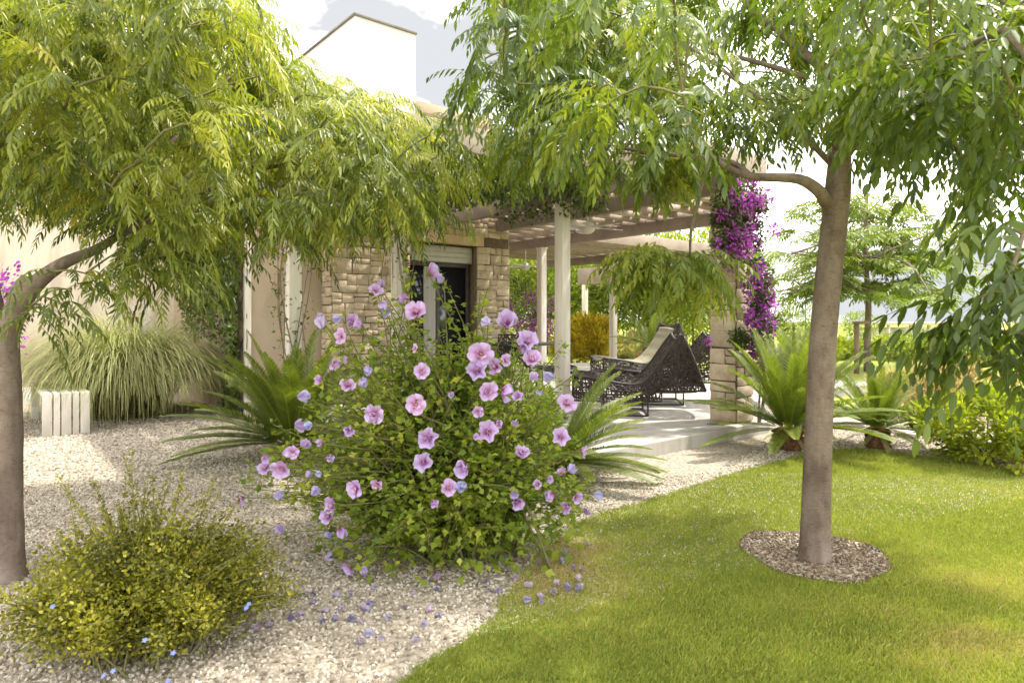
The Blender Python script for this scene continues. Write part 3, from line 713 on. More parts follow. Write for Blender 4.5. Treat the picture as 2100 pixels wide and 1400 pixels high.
brL = 0.28 + 0.24*sunny + rl.normal(0,0.17,len(tipsL))
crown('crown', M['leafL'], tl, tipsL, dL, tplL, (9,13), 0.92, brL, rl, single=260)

# ------------------------------------------------------------------ right tree
rr_ = np.random.default_rng(33)
tr_ = thing('shade_tree', 'upright shade tree with smooth grey trunk standing in the lawn', 'tree', GR(1672,1152), 'feathery leaved shade trees')
YR = 3.28
mb = MB()
tk = smooth_path([PX(1669,1165,YR),PX(1671,1130,YR),PX(1675,1000,YR),PX(1680,850,YR),PX(1688,700,YR),PX(1698,580,YR),PX(1712,450,YR),PX(1719,380,YR),PX(1724,310,YR),PX(1738,235,YR),PX(1765,150,YR),PX(1795,60,YR),PX(1815,-60,YR+0.1)],44)
mb.tube(tk, np.interp(np.linspace(0,1,44),[0,0.015,0.035,0.07,0.133,0.255,0.378,0.5,0.58,0.66,0.75,1],[0.118,0.098,0.084,0.076,0.069,0.064,0.062,0.061,0.060,0.051,0.041,0.018]), 20, True, jit=0.012)
limR=[tk[26:]]
def limb(pts, r0, r1, n=18, s=10):
    p = smooth_path([PX(*q) for q in pts], n); m1 = MB(); m1.tube(p, np.linspace(r0,r1,n), s, True, jit=0.012); m1.build('limb', M['bark'], tr_, smooth=True); limR.append(p); return p
lA = limb([(1712,455,YR),(1695,415,YR-.03),(1675,388,YR-.05),(1640,368,YR-.05),(1590,364,YR),(1540,362,YR+.05),(1495,345,YR+.1),(1455,318,YR+.15)],0.036,0.013,24)
limb([(1455,318,YR+.15),(1440,380,YR+.15),(1418,470,YR+.15),(1415,530,YR+.16)],0.010,0.006,12,6)
limb([(1540,362,YR+.05),(1490,330,YR+.15),(1380,318,YR+.3),(1250,300,YR+.5),(1120,280,YR+.6)],0.018,0.006)
limb([(1738,235,YR),(1705,155,YR),(1655,115,YR),(1600,65,YR),(1540,18,YR),(1480,-60,YR)],0.030,0.012)
limb([(1716,348,YR),(1650,280,YR-.02),(1590,225,YR-.04),(1535,185,YR-.06),(1450,120,YR),(1350,60,YR+.1)],0.016,0.006)
limb([(1700,150,YR),(1712,90,YR),(1728,20,YR),(1740,-60,YR)],0.013,0.008)
limb([(1655,160,YR),(1560,130,YR+.1),(1470,110,YR+.2),(1300,90,YR+.3),(1100,70,YR+.4),(980,90,YR+.4)],0.014,0.005)
limb([(1724,310,YR),(1790,250,2.9),(1880,170,2.5),(1960,110,2.2),(2060,60,1.9)],0.026,0.008)
limb([(1727,300,YR),(1800,300,3.3),(1900,290,3.2),(2020,250,3.0),(2150,230,2.8)],0.022,0.007)
limb([(2060,60,1.9),(2120,150,1.85),(2130,320,1.8),(2100,470,1.8),(2060,600,1.82)],0.010,0.005,14,7)
limb([(1738,235,YR),(1760,180,3.7),(1700,90,4.1),(1620,20,4.4)],0.022,0.008)
limb([(1724,310,YR),(1715,285,YR-.08),(1702,262,YR-.12)],0.028,0.024,6)
mb.build('trunk', M['bark'], tr_, smooth=True)
polyR = [(1010,-110),(2350,-110),(2350,330),(2150,330),(2020,360),(1920,300),(1830,270),(1760,250),(1650,240),(1580,260),(1480,260),(1420,270),(1300,270),(1180,270),(1110,280),(1060,270),(980,215),(945,130),(1010,-20)]
def keepR(px):
    x,y = px
    if 1420 < x < 1790 and y > -60: return 0.35 if y < 200 else 0.5
    return 1.0
tipsR = sample_tips(330, (1.15,3.1,2.75), (2.2,1.75,1.2), polyR, rr_, 0.5, keepR, mind=0.10)
ex = []
n0_ = len(tipsR)
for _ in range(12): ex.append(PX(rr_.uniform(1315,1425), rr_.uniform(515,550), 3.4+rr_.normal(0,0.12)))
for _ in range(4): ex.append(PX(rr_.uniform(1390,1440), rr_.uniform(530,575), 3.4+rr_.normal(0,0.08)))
for _ in range(12): ex.append(PX(rr_.uniform(1230,1440), rr_.uniform(300,345), 3.7+rr_.normal(0,0.15)))
for _ in range(14): ex.append(PX(rr_.uniform(1040,1160), rr_.uniform(240,320), 3.7+rr_.normal(0,0.2)))
tipsR = np.vstack([tipsR, ex])
near = []
for (x,y,Y) in [(2060,470,1.8),(2090,540,1.82),(2030,600,1.84),(2075,640,1.8),(2110,690,1.8),(2050,560,1.9),(2000,620,1.85),(2100,600,1.75),(2130,660,1.85),(1960,240,2.0),(2030,220,1.9),(1900,180,2.15),(2080,180,1.85),(1980,120,2.1),(2090,330,1.85),(2120,420,1.8),(2140,540,1.9),(1990,360,2.3),(2070,690,1.85),(1850,140,2.4),(2040,90,1.8),(2050,740,1.85),(2095,765,1.8),(2010,705,1.9),(1985,660,1.9)]:
    near.append(PX(x,y,Y))
near = np.array(near)
tw_ = MB()
allR = np.vstack([tipsR, near])
dR = grow_twigs(np.vstack(limR), allR, tw_, 0.010, 0.0035, 0.08, rr_)
tw_.build('branches', M['twig'], tr_)
tplR = [pinnate(0.34,8,0.062,0.0190,p,c,rr_,0.6) for p,c in [(0.45,1.3),(0.15,1.3),(-0.1,1.1),(-0.45,0.9),(-0.8,0.6)]]
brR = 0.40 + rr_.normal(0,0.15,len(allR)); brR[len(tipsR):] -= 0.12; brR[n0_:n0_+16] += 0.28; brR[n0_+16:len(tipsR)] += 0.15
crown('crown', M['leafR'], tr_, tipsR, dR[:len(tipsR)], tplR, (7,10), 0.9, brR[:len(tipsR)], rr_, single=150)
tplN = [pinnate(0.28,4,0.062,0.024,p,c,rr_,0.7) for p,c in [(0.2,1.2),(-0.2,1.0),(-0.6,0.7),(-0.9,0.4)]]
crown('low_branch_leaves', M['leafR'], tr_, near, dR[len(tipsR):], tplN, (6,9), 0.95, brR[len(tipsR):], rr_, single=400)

# ------------------------------------------------------------------ flowers
def petal(l, wd, cup, wave, phase, r, n=5, m=5, c_in=(0.38,0.012,0.13), c_mid=(0.60,0.25,0.50), c_out=(0.60,0.42,0.70), off=0.0):
    u = np.linspace(0,1,n); v = np.linspace(-1,1,m); V=[]; C=[]
    for a in u:
        ww = wd*(math.sin(math.pi*min(1.0,0.12+0.66*a))**0.8)*(0.55+0.45*a)
        for b_ in v:
            x = l*a*(1-0.10*b_*b_*a); y = ww*b_
            z = cup*l*a*a + 0.35*cup*l*(1-a)*a - 0.12*wd*(b_*b_) + wave*a*math.sin(3.1*b_+phase)+r.normal(0,0.0012)
            V.append([x+off,y,z])
            k = a
            c = np.array(c_in)*(1-min(1,k/0.35))+np.array(c_mid)*min(1,k/0.35) if k<0.35 else np.array(c_mid)*(1-min(1,(k-0.35)/0.35))+np.array(c_out)*min(1,(k-0.35)/0.35)
            C.append(c*r.uniform(0.93,1.07))
    Q=[]
    for i in range(n-1):
        for j in range(m-1): Q.append([i*m+j,(i+1)*m+j,(i+1)*m+j+1,i*m+j+1])
    return np.array(V), np.array(Q), np.array(C)
def flower_mesh(name, r, open_=0.35, l=0.058, inner=5, cout=(0.64,0.48,0.80), cmid=(0.62,0.32,0.62)):
    VV=[];QQ=[];CC=[];k=0
    def addp(V,Q,C,ang,tilt,zoff):
        nonlocal k
        ct,st=math.cos(tilt),math.sin(tilt); Rt=np.array([[ct,0,-st],[0,1,0],[st,0,ct]])
        V=V@Rt.T; V[:,2]+=zoff
        c,s=math.cos(ang),math.sin(ang); V=V@np.array([[c,-s,0],[s,c,0],[0,0,1]]).T
        VV.append(V);QQ.append(Q+k);CC.append(C);k+=len(V)
    for i in range(5):
        V,Q,C = petal(l*r.uniform(0.9,1.08),l*0.60,0.15,0.0085,r.uniform(0,6),r,6,7,c_out=cout,c_mid=cmid,c_in=(0.38,0.012,0.13) if open_<1.1 else cmid)
        addp(V,Q,C,i*2*math.pi/5+r.normal(0,0.08),open_+r.normal(0,0.08),0.001*i)
    for i in range(inner):
        V,Q,C = petal(l*r.uniform(0.42,0.62),l*0.30,0.40,0.007,r.uniform(0,6),r,4,4,c_mid=(0.60,0.18,0.44),c_out=(0.72,0.50,0.74))
        addp(V,Q,C,i*2*math.pi/inner+r.normal(0,0.25),open_+0.45+r.normal(0,0.15),0.006)
    me = raw_mesh(name, np.vstack(VV), np.vstack(QQ), cols=np.vstack(CC), smooth=True); me.materials.append(M['petal']); return me
def closed_mesh(name, r, l=0.055, cout=(0.46,0.40,0.66)):
    n,m=9,10; V=[];C=[]
    for i in range(n):
        t=i/(n-1); rr=0.004+0.014*math.sin(math.pi*(0.12+0.75*t))**1.2
        for j in range(m):
            a=j*2*math.pi/m + 1.6*t; q=rr*(1+0.30*math.sin(3*a+t*5))
            V.append([l*t,q*math.cos(a)+r.normal(0,0.001)+0.006*math.sin(3*t),q*math.sin(a)]); C.append(np.array(cout)*(0.8+0.35*t+0.1*math.sin(3*a)))
    Q=[[i*m+j,i*m+(j+1)%m,(i+1)*m+(j+1)%m,(i+1)*m+j] for i in range(n-1) for j in range(m)]
    me=raw_mesh(name,np.array(V),np.array(Q),cols=np.clip(np.array(C),0,1),smooth=True); me.materials.append(M['petal']); return me
rf = np.random.default_rng(51)
FL = [flower_mesh('flower', rf, o_, 0.056, n_) for o_, n_ in [(0.12,9),(0.30,7),(0.48,8),(0.24,10),(0.60,6)]]
FLh = [flower_mesh('flower', rf, o_, 0.058, 4) for o_ in (0.8,0.95)]
CLm = [flower_mesh('wilted', rf, o_, 0.05, 0, c_, c_) for o_, c_ in ((1.22,(0.50,0.46,0.74)),(1.32,(0.55,0.44,0.72)),(1.12,(0.60,0.50,0.76)))]
DRm = [flower_mesh('dried', rf, o_, 0.042, 2, c_, c_) for o_, c_ in ((1.42,(0.40,0.36,0.50)),(1.5,(0.54,0.47,0.52)),(1.35,(0.46,0.42,0.56)))]
st_ = MB(); st_.tube([[0,0,0.0],[0,0,0.012],[0.001,0,0.026]],[0.003,0.004,0.0025],7); 
STm = raw_mesh('stamen', np.concatenate(st_.V), [np.concatenate(st_.Q), np.concatenate(st_.T)]); STm.materials.append(M['stamen'])
CAm_b = MB(); CAm_b.lathe([(0.002,-0.016),(0.008,-0.012),(0.011,-0.003),(0.013,0.004)],(0,0,0),8)
CAm = raw_mesh('calyx', np.concatenate(CAm_b.V), np.concatenate(CAm_b.Q), rnd=np.full(CAm_b.n,0.5)); CAm.materials.append(M['leafH'])

# ------------------------------------------------------------------ hibiscus bush
rh = np.random.default_rng(61)
HB = GR(935,1150)
hb = thing('hibiscus_bush', 'large hibiscus bush covered in open lilac pink blossoms', 'bush', HB)
HC = np.array([-0.42,3.42,0.70]); HR = np.array([0.90,0.68,0.76])
sil = [(480,985),(520,930),(600,905),(610,800),(640,720),(700,690),(740,640),(780,580),(840,545),(880,545),(915,600),(960,600),(1010,640),(1070,680),(1110,740),(1140,780),(1170,830),(1190,900),(1230,960),(1240,1000),(1150,1030),(1090,1050),(1075,1090),(1020,1130),(980,1170),(880,1180),(830,1150),(790,1130),(720,1120),(670,1060),(590,1030),(520,1020)]
targets=[]; tries=0
while len(targets)<330 and tries<20000:
    tries+=1
    v=rh.normal(size=3); v/=np.linalg.norm(v); v[2]=abs(v[2])*1.25-0.72; q=0.45+0.62*rh.random()**0.6
    P=HC+v*q*HR*np.array([1.1,1,1.15])
    if P[2]<0.04: continue
    if inpoly(proj(P), sil)[0]: targets.append(P)
for (x,y,Y) in [(840,560,3.5),(905,560,3.4),(1000,590,3.5),(770,575,3.5),(655,650,3.5),(1175,990,3.2),(500,1000,3.25),(560,870,3.3),(735,650,3.4),(985,600,3.4),(980,645,3.3),(1160,700,3.4),(1190,760,3.3)]: targets.append(PX(x,y,Y))
flowers=[(855,643,26,0),(880,562,24,1),(770,597,16,1),(775,625,14,2),(800,637,13,2),(832,612,14,1),(722,663,18,1),(742,668,15,1),(700,690,16,1),(660,672,16,2),(655,650,12,2),(1040,668,29,0),(1080,702,26,0),(1090,740,21,0),(985,725,28,0),(980,762,26,0),(1019,752,18,1),(1000,803,24,0),(1028,801,22,1),(865,762,20,0),(852,828,22,0),(768,846,23,0),(712,792,16,1),(880,897,27,0),(1000,887,27,0),(870,948,25,0),(955,955,21,1),(920,1000,20,0),(1068,930,19,0),(1060,1027,18,1),(732,1000,24,0),(578,960,23,0),(600,926,14,1),(545,960,15,1),(497,1020,17,1),(686,1036,22,0),(676,1058,20,0),(716,880,17,1),(1162,828,23,0),(1150,897,24,0),(1190,926,14,1),(1168,966,14,2),(1135,1010,15,1),(1180,1018,14,1),(1166,1036,15,1),(1218,1013,12,2),(605,870,18,2),(610,815,16,2),(640,1015,13,2),(697,1080,15,1),(675,1102,14,2),(578,1092,12,2),(718,1160,16,1),(738,1166,12,2),(668,1146,12,2),(890,1178,17,1),(1137,775,15,2),(1088,780,13,2),(1065,712,16,1),(700,650,12,2),(760,765,12,2),(910,570,11,2),(1200,1050,12,2),(673,935,12,1),(640,870,12,2),(930,810,9,2),(580,1010,12,2)]
_rx=np.random.default_rng(77)
while len(flowers)<98:
    _p=np.array([_rx.uniform(520,1200),_rx.uniform(580,1100)])
    if inpoly(_p[None],sil)[0]: flowers.append((_p[0],_p[1],_rx.uniform(9,15),int(_rx.random()<0.45)+1))
def flower_pos(x,y):
    d=PX(x,y,1.0)-np.array([0,0,EYE]); o_=np.array([0,0,EYE])-HC
    RR=HR*np.array([1.12,0.98,1.12]); A=np.sum((d/RR)**2);Bq=2*np.sum(d*o_/RR**2);Cq=np.sum((o_/RR)**2)-1; D_=Bq*Bq-4*A*Cq
    Yf=(-Bq-math.sqrt(D_))/(2*A) if D_>0 else -Bq/(2*A)
    Yf=min(max(Yf,2.75),3.5)+0.09*((x*7.13+y*3.7)%1.0)**1.5; return PX(x,y,Yf), Yf, RR
n_plain=len(targets)
for f_ in flowers: targets.append(flower_pos(f_[0],f_[1])[0]+np.array([0,0.012,-0.004]))
targets=np.array(targets)
stm=MB(); LP=[];LD=[];LS=[]
base_pts = HB+np.c_[rh.normal(0,0.16,60),rh.normal(0.06,0.10,60),np.zeros(60)]
for ti,T_ in enumerate(targets):
    B_=base_pts[rh.integers(60)]
    mid=B_*0.45+T_*0.55+np.array([0,0,0.05+0.12*rh.random()])-0.15*np.array([T_[0]-B_[0],T_[1]-B_[1],0]) 
    p=smooth_path([B_,mid,T_],9)
    stm.tube(p,np.linspace(0.0075,0.002,9),5,False)
    L_=np.linalg.norm(T_-B_); nn=int(26+38*L_) if ti<n_plain else int(16+22*L_)
    t=0.12+0.90*rh.random(nn)**0.8; 
    i=np.clip((t*8).astype(int),0,7); f=(np.minimum(t,1)*8-i)[:,None]
    Pp=p[i]*(1-f)+p[np.minimum(i+1,8)]*f
    off=rh.normal(size=(nn,3)); off/=np.linalg.norm(off,axis=1)[:,None]
    Pp=Pp+off*(0.01+0.075*rh.random(nn)[:,None]*(1.15-t[:,None]*0.9))
    LP.append(Pp); LD.append(off*np.array([1,1,0.5])+np.array([0,0,0.10])); LS.append(rh.uniform(0.030,0.056,nn)*(1.15-0.4*t))
nq=1500; aq=rh.random(nq)*6.283; q_=0.25+0.30*rh.random(nq); LP.append(HB+np.c_[np.cos(aq)*q_*1.25-0.05,np.sin(aq)*q_*0.9+0.1,0.04+0.38*rh.random(nq)]); LD.append(np.c_[np.cos(aq),np.sin(aq),rh.normal(0,0.4,nq)]+rh.normal(0,0.4,(nq,3))); LS.append(rh.uniform(0.035,0.06,nq))
LP=np.vstack(LP);LD=np.vstack(LD);LS=np.concatenate(LS)
px_=proj(LP); ok=(LP[:,2]>0.02)&(px_[:,0]>455)&(px_[:,0]<1262)
LP,LD,LS=LP[ok],LD[ok],LS[ok]; N=len(LP)
tv,tf=lobed_tpl()
upv=np.array([0,0,1.0])+rh.normal(0,0.55,(N,3))
patch=0.16*np.sin(LP[:,0]*9+1.0)*np.cos(LP[:,2]*8+0.5)+0.10*np.sin(LP[:,1]*11)
hr=np.clip(0.60+patch+rh.normal(0,0.19,N),0,1); BM=basis(LD,upv)
big=np.argsort(-LS/LP[:,1]*(LP[:,1]<3.25))[:300]; one=np.zeros(N,bool); one[big]=True
V,Fx,rv=scatter(tv,tf,BM[~one],LP[~one],LS[~one],hr[~one])
stm.build('stems',M['twig'],hb)
build('foliage',V,Fx,M['leafH'],hb,rnd=rv)
lms=[]
for k in range(6):
    me=raw_mesh('leaf',tv,tf,rnd=np.full(len(tv),0.15+0.14*k)); me.materials.append(M['leafH']); lms.append(me)
for i in big: place('leaf',lms[int(np.clip((hr[i]-0.1)/0.14,0,5))],hb,LP[i],Matrix(BM[i].tolist()).to_euler(),LS[i])
def look(rot_to, spin):
    q=Vector(rot_to).to_track_quat('Z','Y').to_matrix(); return (q@Matrix.Rotation(spin,3,'Z')).to_euler()
for (x,y,rad,ty) in flowers:
    P,Yf,RR=flower_pos(x,y)
    real=0.93*rad/F*Yf
    n_out=(P-HC)/RR; n_out/=np.linalg.norm(n_out); tc_=np.array([0,0,EYE])-P; tc_/=np.linalg.norm(tc_)
    if ty==0: nrm=0.6*n_out+0.7*tc_+rf.normal(0,0.30,3); me=FL[rf.integers(len(FL))]; s=real/0.054
    elif ty==1: nrm=n_out+0.25*tc_+rf.normal(0,0.5,3)+np.array([rf.choice([-0.8,0.8]),0,-0.1]); me=FLh[rf.integers(2)] if rf.random()<0.6 else FL[rf.integers(5)]; s=real/0.048
    else: nrm=None
    if ty<2:
        fl=place('flower',me,hb,P,look(nrm,rf.uniform(0,6.28)),(s*rf.uniform(0.9,1.08),s*rf.uniform(0.9,1.08),s*rf.uniform(0.8,1.4))); ORG[fl.name]=P
        for nm,mm in (('stamen',STm),('calyx',CAm)):
            c=bpy.data.objects.new(nm,mm); col.objects.link(c); c.parent=fl
    else:
        fl=place('wilted_flower',CLm[rf.integers(3)],hb,P,(rf.uniform(0.6,2.0),rf.uniform(-.3,.3),rf.uniform(0,6.28)),real/0.033)

# fallen blossoms
onl=[(1190,1165),(1165,1128),(1128,1143),(1160,1144),(1186,1190),(1176,1160),(1092,1203),(1085,1198),(1143,1197),(1133,1206),(1165,1203),(1180,1200),(1190,1206),(1170,1208),(1104,1232),(1092,1225),(1108,1226),(1206,1115)]
ong=[(742,1250),(738,1240),(762,1232),(622,1222),(640,1236),(655,1250),(680,1222),(700,1235),(715,1262),(690,1268),(660,1270),(735,1310),(788,1306),(860,1280),(875,1254),(838,1212),(862,1185),(828,1240),(720,1220),(705,1245),(748,1270),(625,1258),(640,1210),(608,1268),(1000,1187),(1003,1210),(1020,1215),(1040,1165),(1090,1145),(1095,1150),(1064,1187),(1110,1098),(1130,1103),(1136,1105),(1190,1095),(960,1165),(1200,1052),(1150,1102),(770,1205),(765,1300),(895,1205),(560,1280),(530,1280),(150,1270),(70,1178),(860,1310),(805,1265),(1060,1110),(1045,1140),(905,1265)]
for i,(x,y) in enumerate(onl+ong):
    g=i>=len(onl); z=0.016 if g else 0.036
    P=GR(x+rf.uniform(-3,3),y+rf.uniform(-3,3),z)
    o=place('fallen_blossom',DRm[rf.integers(3)],None,P,(1.57+rf.uniform(-.15,.15),rf.uniform(0,6.28),rf.uniform(0,6.28)),rf.uniform(0.5,0.85))
    if g: tag(o,'withered lilac blossom fallen on the gravel near the hibiscus','blossom','fallen blossoms on the gravel')
    else: tag(o,'withered pale blossom fallen on the dry lawn edge','blossom','fallen blossoms on the lawn')

# ------------------------------------------------------------------ generic leafy shrub
def leafy(name, label, cat, base, C, Rr, n, size, mat, r, tpl, group=None, clumps=40, base_rnd=0.45, stems=14, csize=0.32, up=0.35, spikes=0, trunk_h=None):
    t = thing(name, label, cat, base, group)
    C=np.asarray(C,float); Rr=np.asarray(Rr,float)
    v=r.normal(size=(clumps,3)); v/=np.linalg.norm(v,axis=1)[:,None]; q=0.45+0.5*r.random(clumps)[:,None]
    cc=C+v*q*Rr; cc=cc[cc[:,2]>base[2]+0.15*Rr[2]] if len(cc) else cc
    own=r.integers(0,len(cc),n)
    off=r.normal(size=(n,3)); off/=np.linalg.norm(off,axis=1)[:,None]
    P=cc[own]+off*(Rr*csize)*(r.random((n,1))**0.45)
    outw=(P-C)/Rr; D=off*0.7+outw*0.6+np.array([0,0,up])
    ok=P[:,2]>base[2]+0.01; P=P[ok];D=D[ok];own=own[ok];N=len(P)
    U=np.array([0,0,1.0])+r.normal(0,0.5,(N,3))
    rn=np.clip(base_rnd+r.normal(0,0.12,len(cc))[own]+r.normal(0,0.15,N),0,1)
    V,Fx,rv=scatter(tpl[0],tpl[1],basis(D,U),P,size*r.uniform(0.7,1.25,N),rn)
    sm_=MB()
    if trunk_h:
        sm_.tube(smooth_path([base,base+np.array([0.03,0,trunk_h*0.5]),np.array([C[0],C[1],base[2]+trunk_h])],8),np.linspace(*trunk_h_r(trunk_h),8),8)
    b0=np.asarray(base) if not trunk_h else np.array([C[0],C[1],base[2]+trunk_h])
    for c_ in cc[:stems]:
        s0=b0+(np.r_[r.normal(0,0.06,2)*Rr[:2],0] if not trunk_h else 0)
        m_=(s0+c_)/2+np.array([0,0,0.1*Rr[2]]); sm_.tube(smooth_path([s0,m_,c_],6),np.linspace(0.012,0.004,6)*max(0.5,Rr[0]),5,False)
    sm_.build('stems' if not trunk_h else 'trunk',M['bark'] if trunk_h else M['twig'],t)
    build('crown' if trunk_h else 'foliage',V,Fx,mat,t,rnd=rv)
    return t
def trunk_h_r(h): return (0.03*h+0.02, 0.015*h+0.01)

# foreground small-leaved shrub with long sprigs and a few blue flowers
rs = np.random.default_rng(71)
B_=GR(300,1330); fs=thing('small_leaved_shrub','low olive green small leaved shrub in the left foreground','shrub',B_)
stm=MB(); P_=[];D_=[];S_=[]
FC=np.array([B_[0],B_[1]+0.02,0.14]); FR=np.array([0.54,0.44,0.33])
for k in range(520):
    if k<460:
        v=rs.normal(size=3); v/=np.linalg.norm(v); v[2]=abs(v[2]); T_=FC+v*FR*(0.6+0.45*rs.random()); T_[2]=max(T_[2],0.03)
    else:
        T_=PX(rs.uniform(120,500),rs.uniform(960,1150),B_[1]+rs.normal(0.05,0.12)) 
        if k>508: T_=PX([270,255,190,195,345,150,300,400,470,430,120][k-509],[925,940,985,990,990,1030,1010,1030,1040,1000,1090][k-509],B_[1]+0.05)
    s0=B_+np.r_[rs.normal(0,0.08,2),0]; m_=(s0*0.5+T_*0.5)+np.array([0,0,0.05])
    p=smooth_path([s0,m_,T_],8); stm.tube(p,np.linspace(0.004,0.0012,8),4,False)
    nn=int(62+85*np.linalg.norm(T_-s0)); t=0.3+0.72*rs.random(nn); 
    i=np.clip((t*7).astype(int),0,6); f=(np.minimum(t,1)*7-i)[:,None]; Pp=p[i]*(1-f)+p[i+1]*f
    off=rs.normal(size=(nn,3)); off/=np.linalg.norm(off,axis=1)[:,None]
    sp=0.010 if k>=460 else 0.058
    P_.append(Pp+off*sp*rs.random((nn,1))); D_.append(off+np.array([0,0,0.3])); S_.append(rs.uniform(0.010,0.0185,nn)*(0.75 if k>=460 else 1.0))
P_=np.vstack(P_);D_=np.vstack(D_);S_=np.concatenate(S_); ok=P_[:,2]>0.015; P_,D_,S_=P_[ok],D_[ok],S_[ok]
N=len(P_); tv,tf=round_tpl()
pt=0.14*np.sin(P_[:,0]*14+2)*np.cos(P_[:,1]*12)+0.08*np.sin(P_[:,2]*30)
V,Fx,rv=scatter(tv,tf,basis(D_,np.array([0,0,1.0])+rs.normal(0,0.6,(N,3))),P_,S_,np.clip(0.47+pt+rs.normal(0,0.2,N),0,1))
stm.build('stems',M['twig'],fs); build('foliage',V,Fx,M['leafS'],fs,rnd=rv)
fv=[];ft=[];k=0
for i in range(5):
    a=i*2*math.pi/5; c,s=math.cos(a),math.sin(a); v=np.array([[0,0,0],[0.006,0.005,0.002],[0.013,0.003,0.001],[0.013,-0.003,0.001],[0.006,-0.005,0.002]])@np.array([[c,-s,0],[s,c,0],[0,0,1]]).T
    fv.append(v); ft.append(np.array([[0,1,2],[0,2,3],[0,3,4]])+k); k+=5
bme=raw_mesh('blue_flower',np.vstack(fv),np.vstack(ft),rnd=np.full(k,0.5)); bme.materials.append(M['bluefl'])
for (x,y) in [(108,1243),(510,1238),(505,1246),(297,1312),(232,1375),(355,1338),(212,1385),(345,1396)]:
    d=PX(x,y,1)-np.array([0,0,EYE]); o_=np.array([0,0,EYE])-FC; RR=FR*1.08
    A=np.sum((d/RR)**2);Bq=2*np.sum(d*o_/RR**2);Cq=np.sum((o_/RR)**2)-1; D2=Bq*Bq-4*A*Cq
    Yf=(-Bq-math.sqrt(D2))/(2*A) if D2>0 else -Bq/(2*A)
    place('blue_flower',bme,fs,PX(x,y,Yf),look((rs.normal(0,.3),-0.6,0.8),0),0.62)

# ------------------------------------------------------------------ cycads
def frond_mesh(name, Lf, pairs, ll, lw, pitch, curl, r, vee=0.35):
    n=pairs+3; t=np.linspace(0,1,n); ang=pitch-curl*t**1.4
    step=Lf/(n-1); d=np.c_[np.cos(ang),np.zeros(n),np.sin(ang)]; P=np.vstack([[0,0,0],np.cumsum(d[:-1]*step,0)])
    VV=[];TT=[];RR=[];k=0; wr=np.interp(t,[0,1],[0.007,0.0018])
    for i in range(n-1):
        VV.append(np.array([P[i]+[0,wr[i],0],P[i]-[0,wr[i],0],P[i+1]-[0,wr[i+1],0],P[i+1]+[0,wr[i+1],0]])); TT.append(np.array([[0,1,2],[0,2,3]])+k); RR.append(np.full(4,0.78)); k+=4
    nrm=np.c_[-np.sin(ang),np.zeros(n),np.cos(ang)]
    for i in range(max(2,int(n*0.10)),n):
        for s in (-1,1):
            l=ll*(math.sin(math.pi*min(1,0.10+0.86*t[i]))**0.7)*r.uniform(0.92,1.06)+0.01
            f=d[i]*(0.45+0.75*t[i])+np.array([0,s,0])+nrm[i]*vee+r.normal(0,0.03,3); f/=np.linalg.norm(f)
            ax=d[i]-f*np.dot(d[i],f); ax/=np.linalg.norm(ax)+1e-9
            tip=P[i]+f*l-np.array([0,0,0.10*l]); md=P[i]+f*l*0.55
            VV.append(np.array([P[i]-ax*lw*0.3,P[i]+ax*lw*0.3,md+ax*lw*0.5,tip,md-ax*lw*0.5])); TT.append(np.array([[0,1,2],[0,2,4],[4,2,3]])+k); k+=5
            rr=0.42+r.normal(0,0.09)+0.14*t[i]; RR.append(np.array([rr,rr,rr,rr+0.22,rr]))
    me=raw_mesh(name,np.vstack(VV),np.vstack(TT),rnd=np.clip(np.concatenate(RR),0,1)); me.materials.append(M['leafP']); return me
rc_=np.random.default_rng(81)
FR_up=[frond_mesh('frond',0.9,56,0.115,0.0115,p,c,rc_) for p,c in [(1.36,0.30),(1.22,0.45),(1.06,0.5)]]
FR_mid=[frond_mesh('frond',0.9,56,0.12,0.0115,p,c,rc_) for p,c in [(0.86,0.55),(0.66,0.5),(0.46,0.5)]]
FR_low=[frond_mesh('frond',0.9,56,0.12,0.0115,p,c,rc_) for p,c in [(0.22,0.4),(0.0,0.3)]]
FR_dry=[]
for p,c in [(-0.25,0.4),(-0.5,0.3)]:
    me=frond_mesh('dry_frond',0.75,40,0.09,0.010,p,c,rc_,0.1); me.materials.clear(); me.materials.append(M['straw']); FR_dry.append(me)
def cycad(label, base, size, nf, trunk_h, trunk_r, r, group='sago palms', mix=(0.35,0.4,0.25), azr=None):
    t=thing('sago_palm',label,'palm',base,group)
    m=MB(); prof=[(trunk_r*0.85,0)]; nz=9
    for i in range(nz): prof += [(trunk_r*(1.0+0.10*((i%2)*2-1)),trunk_h*(i+0.5)/nz)]
    prof += [(trunk_r*0.5,trunk_h*1.05),(0.001,trunk_h*1.08)]
    m.lathe(prof,base,18)
    Vt=m.V[0]; Vt[:,:2]+=r.normal(0,trunk_r*0.05,(len(Vt),2)); m.build('trunk',M['palm_trunk'],t)
    for i in range(nf):
        k=r.random(); az=i*2.39996+r.normal(0,0.15)
        if azr is not None: az=r.uniform(*azr)
        L_=FR_up if k<mix[0] else FR_mid if k<mix[0]+mix[1] else FR_low
        s=size*r.uniform(0.85,1.12)/0.9
        place('frond',L_[r.integers(len(L_))],t,np.asarray(base)+np.array([math.cos(az)*trunk_r*0.4,math.sin(az)*trunk_r*0.4,trunk_h*0.98]),(r.normal(0,0.12),0,az),s)
    for i in range(4):
        az=r.uniform(0,6.28); place('dry_frond',FR_dry[i%2],t,np.asarray(base)+np.array([math.cos(az)*trunk_r*0.7,math.sin(az)*trunk_r*0.7,trunk_h*0.8]),(r.normal(0,0.2),0,az),min(size*0.55,trunk_h*2.2)/0.9)
    return t
cycad('sago palm with wide arching fronds left of the hibiscus', GR(600,945), 0.92, 72, 0.16, 0.13, rc_, mix=(0.25,0.45,0.30))
